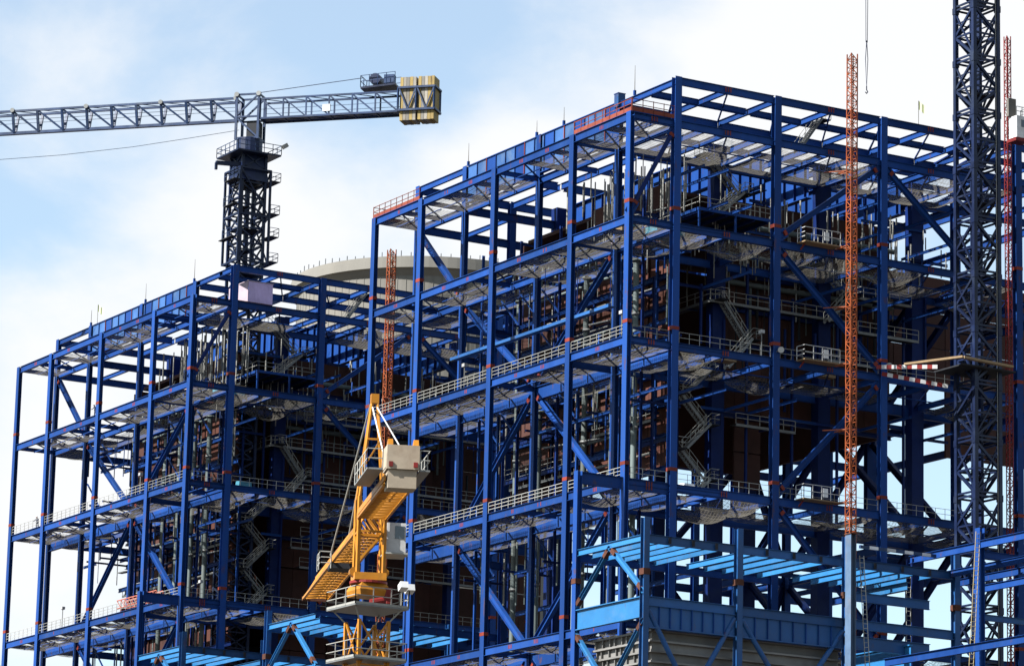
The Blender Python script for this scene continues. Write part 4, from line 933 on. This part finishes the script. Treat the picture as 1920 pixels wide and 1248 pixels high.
part('stay_rope', 'navy', t, lambda m: m.tube(Q(1.0, -.3, 136.2), Q(-15.3, -.3, 137.6), .05, 5))
part('signal_box', 'white', t, lambda m: m.bar(Q(-10.2, -1.2, 133.6), Q(-11.2, -1.2, 133.6), .3, .9))
lampo = part('floodlight', 'galv', t, lambda m: m.bar((cx+3.2, cy-3.2, 129.0), (cx+3.8, cy-3.3, 129.4), .6, .5))

# ------------------------------------------------------------------ yellow tower crane in front
yx, yy = -83.45, -102.29
t = thing('tower_crane', 'yellow tower crane with beige ballast standing in front of the frames', 'tower crane', (yx, yy, 0))
yj = Vector((0.362, 0.932, 0)); yl = Vector((0.932, -0.362, 0)); yo = Vector((yx, yy, 0))
def Y(a, l, z): return yo + yj*a + yl*l + Vector((0, 0, z))
def bars(name, mat, L, parent=None):
    return part(name, mat, parent or t, lambda m: [m.bar(a, b, w) for a, b, w in L])
yrot = R(-3)
yms = lattice_mesh(2.0, 2.9, .2, .1, 'yellow', 'X', 1)
mast(t, yx, yy, 0, 34.7, yms, 2.9, yrot)
# lower platform and slewing platform
def octo(z, r, name):
    p = [(yx + r*a, yy + r*b) for a, b in ((-1, -1), (1, -1), (1, 1), (-1, 1))]
    pl_ = part(name, 'galv', t, lambda m: m.add([(x, y, z - .1) for x, y in p] + [(x, y, z) for x, y in p], [[3, 2, 1, 0], [4, 5, 6, 7]] + [[i, (i+1) % 4, 4+(i+1) % 4, 4+i] for i in range(4)]))
    for i in range(4):
        a, b = p[i], p[(i+1) % 4]
        part('platform_rail', 'rail', pl_, lambda m: railing_mesh(m, (*a, z), (*b, z), h=1.1, bars=(1., .5), t=.05, n=3, kick=.14))
octo(32.3, 1.85, 'lower_platform'); octo(35.6, 1.9, 'slew_platform')
for i in range(4):
    a = R(90*i + 45) + yrot
    part('knee_brace', 'rail', t, lambda m: m.bar((yx + 1.3*math.cos(a), yy + 1.3*math.sin(a), 34.6), (yx + 2.3*math.cos(a), yy + 2.3*math.sin(a), 35.55), .08))
part('support_collar', 'yellow', t, lambda m: m.add([(yx + r*math.cos(R(90*i+45)+yrot), yy + r*math.sin(R(90*i+45)+yrot), z) for r, z in ((1.36, 36.35), (1.5, 36.7), (1.2, 37.15)) for i in range(4)],
     [[3,2,1,0]] + [[k*4+i, k*4+(i+1) % 4, k*4+4+(i+1) % 4, k*4+4+i] for k in range(2) for i in range(4)] + [[8,9,10,11]]))
part('slew_ring', 'redmast', t, lambda m: m.tube((yx, yy, 37.15), (yx, yy, 37.3), 1.2, 20))
part('turntable', 'yellow', t, lambda m: m.bar(Y(-1.0, 0, 37.55), Y(1.0, 0, 37.55), 2.0, .46))
for l in (-.95, .95): part('pivot_lug', 'yellow', t, lambda m: m.tube(Y(-.3, l, 37.9), Y(.3, l, 37.9), .3, 12))
part('drive_motor', 'redmast', t, lambda m: (m.tube((yx + .9, yy - .9, 35.9), (yx + .9, yy - .9, 36.9), .3, 10), m.tube((yx - .5, yy - 1.3, 35.8), (yx + .3, yy - 1.4, 36.0), .25, 10)))
# tower head between turntable and A frame
hw = .82
H = []
for a in (-hw, hw):
    for l in (-hw, hw): H.append((Y(a, l, 37.75), Y(a, l, 42.6), .2))
for l in (-hw, hw): H += [(Y(-hw, l, 38.5), Y(hw, l, 40.4), .13), (Y(hw, l, 40.4), Y(-hw, l, 42.4), .13), (Y(-hw, l, 40.4), Y(hw, l, 40.4), .13)]
for a in (-hw, hw): H += [(Y(a, -hw, 38.5), Y(a, hw, 40.4), .13), (Y(a, hw, 40.4), Y(a, -hw, 42.4), .13), (Y(a, -hw, 40.4), Y(a, hw, 40.4), .13)]
bars('tower_top', 'yellow', H)
A = [(Y(-hw, l, 42.6), Y(-.4, l*.2, 48.7), .14) for l in (-hw, hw)] + [(Y(hw, l, 42.6), Y(-.15, l*.2, 48.7), .13) for l in (-hw, hw)] + [(Y(-.75, -.6, 44.4), Y(-.75, .6, 44.4), .12), (Y(-.65, -.42, 46.3), Y(-.65, .42, 46.3), .12), (Y(-.8, -.65, 44.4), Y(-.66, .42, 46.3), .09)]
bars('cat_head', 'yellow', A)
part('head_sheave', 'yellow', t, lambda m: m.bar(Y(-.5, 0, 48.95), Y(.0, 0, 48.95), .5, .6))
# jib (away from the camera) and counter jib (towards it): triangular lattice, made of sections
def boom_section(L, w, hgt, mat, chord=.16, lac=.08, n=5, tri=True):
    m = MB(); s = w/2
    for l in (-s, s): m.bar((0, l, 0), (L, l, 0), chord)
    if tri: m.bar((0, 0, hgt), (L, 0, hgt), chord)
    for k in range(n):
        x0, x1 = L*k/n, L*(k+1)/n; xm = (x0+x1)/2
        m.bar((x0, -s, 0), (x0, s, 0), lac); m.bar((x0, -s, 0), (x1, s, 0), lac*.8); m.bar((xm, -s, 0), (xm, s, 0), lac)
        if tri:
            for l in (-s, s): m.bar((x0, l, 0), (xm, 0, hgt), lac); m.bar((xm, 0, hgt), (x1, l, 0), lac)
    return m.mesh(mat, 'boom_section')
jbs = boom_section(4.8, 1.75, 1.5, 'yellow', .15, .065, 4)
yb = basis(Y(0,0,0), Y(1,0,0), scale=False).to_3x3().to_4x4()
for k in range(6): put('jib_section', jbs, t, Matrix.Translation(Y(.9 + k*4.8, 0, 40.5)) @ yb)
part('jib_nose', 'rust', t, lambda m: m.bar(Y(29.7, -.95, 40.5), Y(29.7, .95, 40.5), .3))
cbs = boom_section(4.0, 1.75, 1.3, 'yellow', .16, .075, tri=False, n=4)
ybc = basis(Y(0,0,0), Y(-1,0,0), scale=False).to_3x3().to_4x4()
for k in range(3): put('counter_jib_section', cbs, t, Matrix.Translation(Y(-.9 - k*4.0, 0, 41.2)) @ ybc)
part('counter_jib_deck', 'yellow', t, lambda m: (m.bar(Y(-.9, -.88, 41.55), Y(-13.4, -.88, 41.55), .1, .34), m.bar(Y(-.9, .88, 41.55), Y(-13.4, .88, 41.55), .1, .34)))
for l in (-1.55, 1.45):
    cw = part('catwalk', 'galv', t, lambda m: m.bar(Y(-7.8, l, 42.0), Y(-13.8, l, 42.0), .95 if l < 0 else .6, .1))
    ll = l + (-.45 if l < 0 else .3)
    part('catwalk_rail', 'rail', cw, lambda m: railing_mesh(m, Y(-7.8, ll, 42.05), Y(-13.8, ll, 42.05), h=1.15, bars=(1., .5), t=.055))
    part('catwalk_rail', 'rail', cw, lambda m: railing_mesh(m, Y(-13.8, ll, 42.05), Y(-13.8, l + (.45 if l < 0 else -.3), 42.05), h=1.15, bars=(1., .5), t=.055, n=1))
bl = part('ballast_block', 'ballast', t, lambda m: m.bar(Y(-12.1, .12, 42.75), Y(-13.9, .12, 42.75), 1.95, 1.45))
part('ballast_block', 'ballast', t, lambda m: m.bar(Y(-12.2, .1, 41.45), Y(-13.75, .1, 41.45), 1.7, 1.1))
for l in (-.62, .86): part('ballast_pin', 'redmast', bl, lambda m: m.bar(Y(-13.9, l, 42.3), Y(-13.98, l, 42.3), .24, .3))
for l in (-.6, .95): part('lifting_eye', 'yellow', bl, lambda m: m.bar(Y(-12.8, l, 43.5), Y(-13.3, l, 43.75), .3, .45))
for l in (-.5, .5):
    part('stay_bar', 'white', t, lambda m: m.tube(Y(-.4, l*.3, 48.4), Y(-11.6, l*1.4, 43.0), .042, 6))
part('stay_bar', 'rail', t, lambda m: m.tube(Y(-.2, -.25, 48.6), Y(20.5, -.1, 42.2), .06, 6))
part('stay_bar', 'rail', t, lambda m: m.tube(Y(-.2, -.1, 48.4), Y(11.0, 0, 42.1), .06, 6))
cabn = part('cabin', 'white', t, lambda m: m.bar(Y(1.0, 1.6, 40.1), Y(-.6, 1.6, 40.1), 1.2, 1.9))
part('cabin_window', 'glass', cabn, lambda m: m.bar(Y(-.605, 1.8, 40.45), Y(-.63, 1.8, 40.45), .6, .8))
part('cabin_window', 'glass', cabn, lambda m: m.bar(Y(1.005, 1.6, 40.2), Y(1.03, 1.6, 40.2), 1.0, 1.4))
part('cabin_floor', 'rail', cabn, lambda m: m.bar(Y(1.2, 1.55, 39.08), Y(-.9, 1.55, 39.08), 1.5, .1))
tr = part('trolley', 'deck', t, lambda m: m.bar(Y(12.2, 0, 40.2), Y(14.0, 0, 40.2), 2.0, .35))
part('trolley_basket', 'rail', tr, lambda m: railing_mesh(m, Y(12.2, -1.7, 40.0), Y(14.0, -1.7, 40.0), h=1.1, t=.06, n=2))
part('trolley_basket', 'rail', tr, lambda m: railing_mesh(m, Y(12.2, -1.7, 40.0), Y(12.2, -1.0, 40.0), h=1.1, t=.06, n=1))
for i, (a, l) in enumerate(((-1.6, 1.9), (-.6, 2.45))):
    fl = part('floodlight', 'white', t, lambda m: m.bar(Y(a, l, 36.75), Y(a - .55, l + .1, 36.95), .5, .42))
    part('lamp_post', 'rail', fl, lambda m: m.bar(Y(a, l, 35.7), Y(a, l, 36.6), .06))

# ------------------------------------------------------------------ round concrete tank far behind
tx, ty, tr_ = 121.0, 257.0, 24.5
t = thing('concrete_tank', 'round grey concrete tank with a projecting rim behind the frames', 'concrete tank', (tx, ty, 0))
def ring(m, r0, r1, z0, z1, k=96):
    V_ = [(tx + r*math.cos(2*math.pi*i/k), ty + r*math.sin(2*math.pi*i/k), z) for r, z in ((r0, z0), (r1, z1)) for i in range(k)]
    m.add(V_, [[i, (i+1) % k, k+(i+1) % k, k+i] for i in range(k)])
TZ = 153.3
part('wall', 'concrete', t, lambda m: (ring(m, tr_-1.0, tr_-1.0, 0, TZ-3.2), ring(m, tr_-1.0, tr_-.1, TZ-3.2, TZ-2.2)))
part('rim', 'concrete', t, lambda m: (ring(m, tr_-.1, tr_+.35, TZ-2.2, TZ-2.0), ring(m, tr_+.35, tr_+.35, TZ-2.0, TZ-.7), ring(m, tr_+.35, tr_+.1, TZ-.7, TZ-.65), ring(m, tr_+.1, tr_+.1, TZ-.65, TZ), ring(m, tr_+.1, 0.01, TZ, TZ+.4)))
for k in range(96):
    a = 2*math.pi*(k + .5)/96
    if math.cos(a - math.atan2(-306-ty, -194-tx)) > -.1:
        part('wall_joint', 'concrete', t, lambda m: m.bar((tx + (tr_-.99)*math.cos(a), ty + (tr_-.99)*math.sin(a), 120), (tx + (tr_-.99)*math.cos(a), ty + (tr_-.99)*math.sin(a), TZ-3.3), .08, .1, (math.cos(a), math.sin(a), 0)))
for k in range(36):
    a = math.atan2(-306-ty, -194-tx) + R(-72 + k*4)
    part('rim_post', 'galv', t, lambda m: m.bar((tx + tr_*math.cos(a), ty + tr_*math.sin(a), TZ), (tx + tr_*math.cos(a), ty + tr_*math.sin(a), TZ + rnd.uniform(.4, 1.0)), .12))

# ------------------------------------------------------------------ small things on the frames
t = thing('tool_shed', 'lilac corrugated site shed with pale pink side on top of the left frame', 'shed', (6, D + .6, Z1))
part('front_wall', 'lilac', t, lambda m: m.add(*(lambda n: ([(7.7 + i*3.4/n, D + .5 + .06*(i % 2), z) for z in (Z1 + .3, Z1 + 2.9) for i in range(n+1)], [[i, i+1, n+1+i+1, n+1+i] for i in range(n)]))(36)))
part('side_wall', 'tarp', t, lambda m: m.add([(7.66, D+.5, Z1+.3), (5.95, D+2.4, Z1+.5), (5.95, D+2.4, Z1+2.0), (7.66, D+.5, Z1+2.9), (7.7, D+.62, Z1+.3), (6.0, D+2.5, Z1+.5), (6.0, D+2.5, Z1+2.0), (7.7, D+.62, Z1+2.9)],
     [[0,1,2,3][::-1],[7,6,5,4][::-1],[0,3,7,4],[1,0,4,5],[2,1,5,6],[3,2,6,7]]))
part('shed_roof', 'tarp', t, lambda m: m.box((7.6, D+.45, Z1+2.92), (11.2, D+3.4, Z1+3.0)))
part('shed_floor', 'rust', t, lambda m: m.box((6.3, D+.45, Z1+.04), (11.1, D+3.4, Z1+.28)))
for i, (u, z, hh, lab) in enumerate(((8.0, ZR, 3.2, 'nearest the top corner of the right frame'), (22.0, ZR, 2.0, 'second from the corner of the right frame'), (27.6, ZR, 1.8, 'at the middle of the right roof girder'), (42.3, ZR, 2.6, 'at the far end of the right roof girder'),
                                     (D + 11.6, ZR, 3.0, 'at the near end of the left roof girder'), (D + 26, ZR, 2.6, 'at the middle of the left roof girder'), (D + 43, ZR, 2.2, 'at the far end of the left roof girder'))):
    t = thing('lightning_rod', 'thin grey rod ' + lab, 'rod', (5.52, u, z), 'thin rods on the roof edges')
    part('rod_shaft', 'cwg', t, lambda m: m.tube((5.52, u, z), (5.52, u, z + hh), .05, 6, .02))
    part('rod_socket', 'blue', t, lambda m: m.box((5.4, u - .12, z), (5.64, u + .12, z + .5)))
for x, y, z, lab in ((5.52, D + 41.0, ZR, 'pale green flag flying above the far end of the left frame'), (36.0, 0, ZR, 'pale green flag on the front roof beam beside the dark mast')):
    t = thing('flag', lab, 'flag', (x, y, z))
    part('flag_pole', 'rod', t, lambda m: m.tube((x, y, z), (x, y, z + 2.6), .04, 6))
    part('flag_cloth', 'flag', t, lambda m: m.add([(x + .2*i*.42, y - .2*i*.23 + .04*math.sin(i*1.3), z + 2.6 - q*.95 - .07*i + .05*math.sin(i)) for q in (0, 1) for i in range(9)], [[i, i+1, 10+i, 9+i] for i in range(8)]))
t = thing('roof_box', 'small blue box on the roof edge near the top corner', 'box', (5.5, 11.2, ZR))
part('box_body', 'cyan_mid', t, lambda m: m.box((5.1, 10.5, 109.6), (5.95, 11.3, 111.0)))
part('box_lid', 'blue', t, lambda m: m.box((5.05, 10.45, 111.0), (6.0, 11.35, 111.07)))
t = thing('lattice_boom', 'pale red lattice boom lying on the fourth floor of the left frame', 'boom', (.8, D + 14, Z4))
lb = MB()
for q in (0, 1.0): lb.bar((.5, D+8, Z4+.7+q), (.5, D+19.5, Z4+.7+q), .12); lb.bar((1.4, D+8, Z4+.7+q), (1.4, D+19.5, Z4+.7+q), .12)
for i in range(10):
    a = D + 8 + i*1.15
    for x in (.5, 1.4): lb.bar((x, a, Z4+.7), (x, a+1.15, Z4+1.7), .08); lb.bar((x, a, Z4+.7), (x, a, Z4+1.7), .08)
lb.build('boom_truss', 'salmon', t)
part('boom_foot', 'salmon', t, lambda m: (m.box((.4, D+9, Z4), (1.5, D+9.3, Z4+.64)), m.box((.4, D+18, Z4), (1.5, D+18.3, Z4+.64))))
for x, z, lab in ((17.3, Z3 + .5, 'second column of the shaded side, right frame'), (30.9, Z3 + .6, 'third column of the shaded side, right frame')):
    t = thing('floodlight', 'round white floodlight by the ' + lab, 'floodlight', (x + .9, -.9, z), 'floodlights on the shaded side')
    part('lamp_head', 'lamp', t, lambda m: m.tube((x + .9, -.5, z + .3), (x + .75, -.8, z + .25), .32, 14))
    part('lamp_arm', 'galv', t, lambda m: m.bar((x + .5, -.35, z + .1), (x + .9, -.5, z + .3), .07))
for x, y, z, lab in ((.4, 1.6, Z3, 'near corner of the third floor, right frame'), (.4, D + 14, Z3, 'third floor of the left frame, second bay'), (.4, D + 36, Z4, 'fourth floor of the left frame, third bay'),
                     (4.5, D + 4, Z4, 'fourth floor corner of the left frame'), (.4, 33, Z3, 'third floor of the right frame, third bay'), (16.6, .6, Z3, 'third floor of the right frame, shaded side')):
    t = thing('lamp_post', 'slim grey lamp post on the ' + lab, 'lamp post', (x, y, z), 'lamp posts on the galleries')
    part('post', 'galv', t, lambda m: m.tube((x, y, z), (x, y, z + 2.6), .055, 6))
    part('lamp_head', 'lamp', t, lambda m: m.box((x - .2, y - .28, z + 2.5), (x + .2, y + .28, z + 2.85)))
# things left lying on the floors
rs = random.Random(5)
for i, (x, y, z, lab) in enumerate(((7.5, 14, Z2, 'second floor behind the tube bends, right frame'), (3.0, 6.0, Z2, 'second floor near the corner of the right frame'), (14.0, 4.0, Z3, 'third floor of the right frame, shaded side'),
                                    (26.5, 4.4, Z3, 'third floor of the right frame beside the orange mast'), (9, 3.0, Z4, 'fourth floor of the right frame, shaded side'), (3, D + 7, Z2, 'second floor near the corner of the left frame'), (9, D + 3.5, Z3, 'third floor of the left frame, shaded side'))):
    t = thing('crate', 'sheeted crate on the ' + lab, 'crate', (x, y, z), 'crates on the floors')
    w_, d_, h_ = rs.uniform(1.2, 2.2), rs.uniform(.9, 1.5), rs.uniform(.7, 1.3)
    part('crate_body', 'ply', t, lambda m: m.box((x, y, z + .02), (x + w_, y + d_, z + h_)))
    part('cover_sheet', rs.choice(('turq', 'white', 'tarp')), t, lambda m: m.add([(x-.06, y-.06, z+h_*.45), (x+w_+.06, y-.06, z+h_*.55), (x+w_+.06, y+d_+.06, z+h_*.4), (x-.06, y+d_+.06, z+h_*.5), (x, y, z+h_+.05), (x+w_, y, z+h_+.05), (x+w_, y+d_, z+h_+.03), (x, y+d_, z+h_+.08)], [[4,5,6,7],[0,1,5,4],[1,2,6,5],[2,3,7,6],[3,0,4,7]]))

# ------------------------------------------------------------------ workers
def person(label, x, y, z, face, lean=0.0, arm=0.4):
    sk = [((0,0,.95),.15),((0,.0,1.2),.16),((0,lean*.3,1.42),.17),((0,lean*.4,1.54),.065),((0,lean*.5,1.66),.10),
          ((.19,lean*.3,1.42),.07),((.25,lean*.3+arm*.4,1.16),.05),((.22,lean*.3+arm,1.05),.04),((-.19,lean*.3,1.42),.07),((-.25,lean*.3+.1,1.14),.05),((-.24,lean*.3+.2,.9),.04),
          ((.1,.02,.9),.11),((.11,.06,.5),.075),((.11,0,.08),.05),((.11,.16,.05),.05),((-.1,0,.9),.11),((-.12,-.05,.5),.075),((-.12,-.1,.08),.05),((-.12,.06,.05),.05)]
    E = [(0,1),(1,2),(2,3),(3,4),(2,5),(5,6),(6,7),(2,8),(8,9),(9,10),(0,11),(11,12),(12,13),(13,14),(0,15),(15,16),(16,17),(17,18)]
    t = thing('person', label, 'person', (x, y, z), 'workers on the left frame')
    me = bpy.data.meshes.new('body'); me.from_pydata([s[0] for s in sk], E, []); me.materials.append(M['work'])
    o = put('body', me, t, Matrix.Translation((x, y, z)) @ Matrix.Rotation(face, 4, 'Z'))
    mod = o.modifiers.new('skin', 'SKIN'); lay = me.skin_vertices[0].data if me.skin_vertices else None
    if lay is None:
        bm_ = None
    else:
        for v_, s_ in zip(lay, sk): v_.radius = (s_[1], s_[1])
        lay[0].use_root = True
    sub = o.modifiers.new('sub', 'SUBSURF'); sub.levels = sub.render_levels = 1
    part('helmet', 'white', o, lambda m: (m.tube((0, lean*.5, 1.70), (0, lean*.5, 1.82), .125, 10, .06), m.tube((0, lean*.5 + .02, 1.69), (0, lean*.5 + .02, 1.705), .15, 10)), Matrix.Translation((x, y, z)) @ Matrix.Rotation(face, 4, 'Z'))
    part('face', 'skin', o, lambda m: m.box((-.07, lean*.5 + .05, 1.56), (.07, lean*.5 + .115, 1.68)), Matrix.Translation((x, y, z)) @ Matrix.Rotation(face, 4, 'Z'))
person('worker in dark overalls leaning at the far left railing', .7, D + 46.4, Z3, R(120), .3, .5)
person('worker in dark overalls standing upright at the far left railing', .7, D + 44.2, Z3, R(60), 0, .2)
person('worker in dark overalls on the second floor of the left frame', .7, D + 29.4, Z2, R(90), .4, .5)
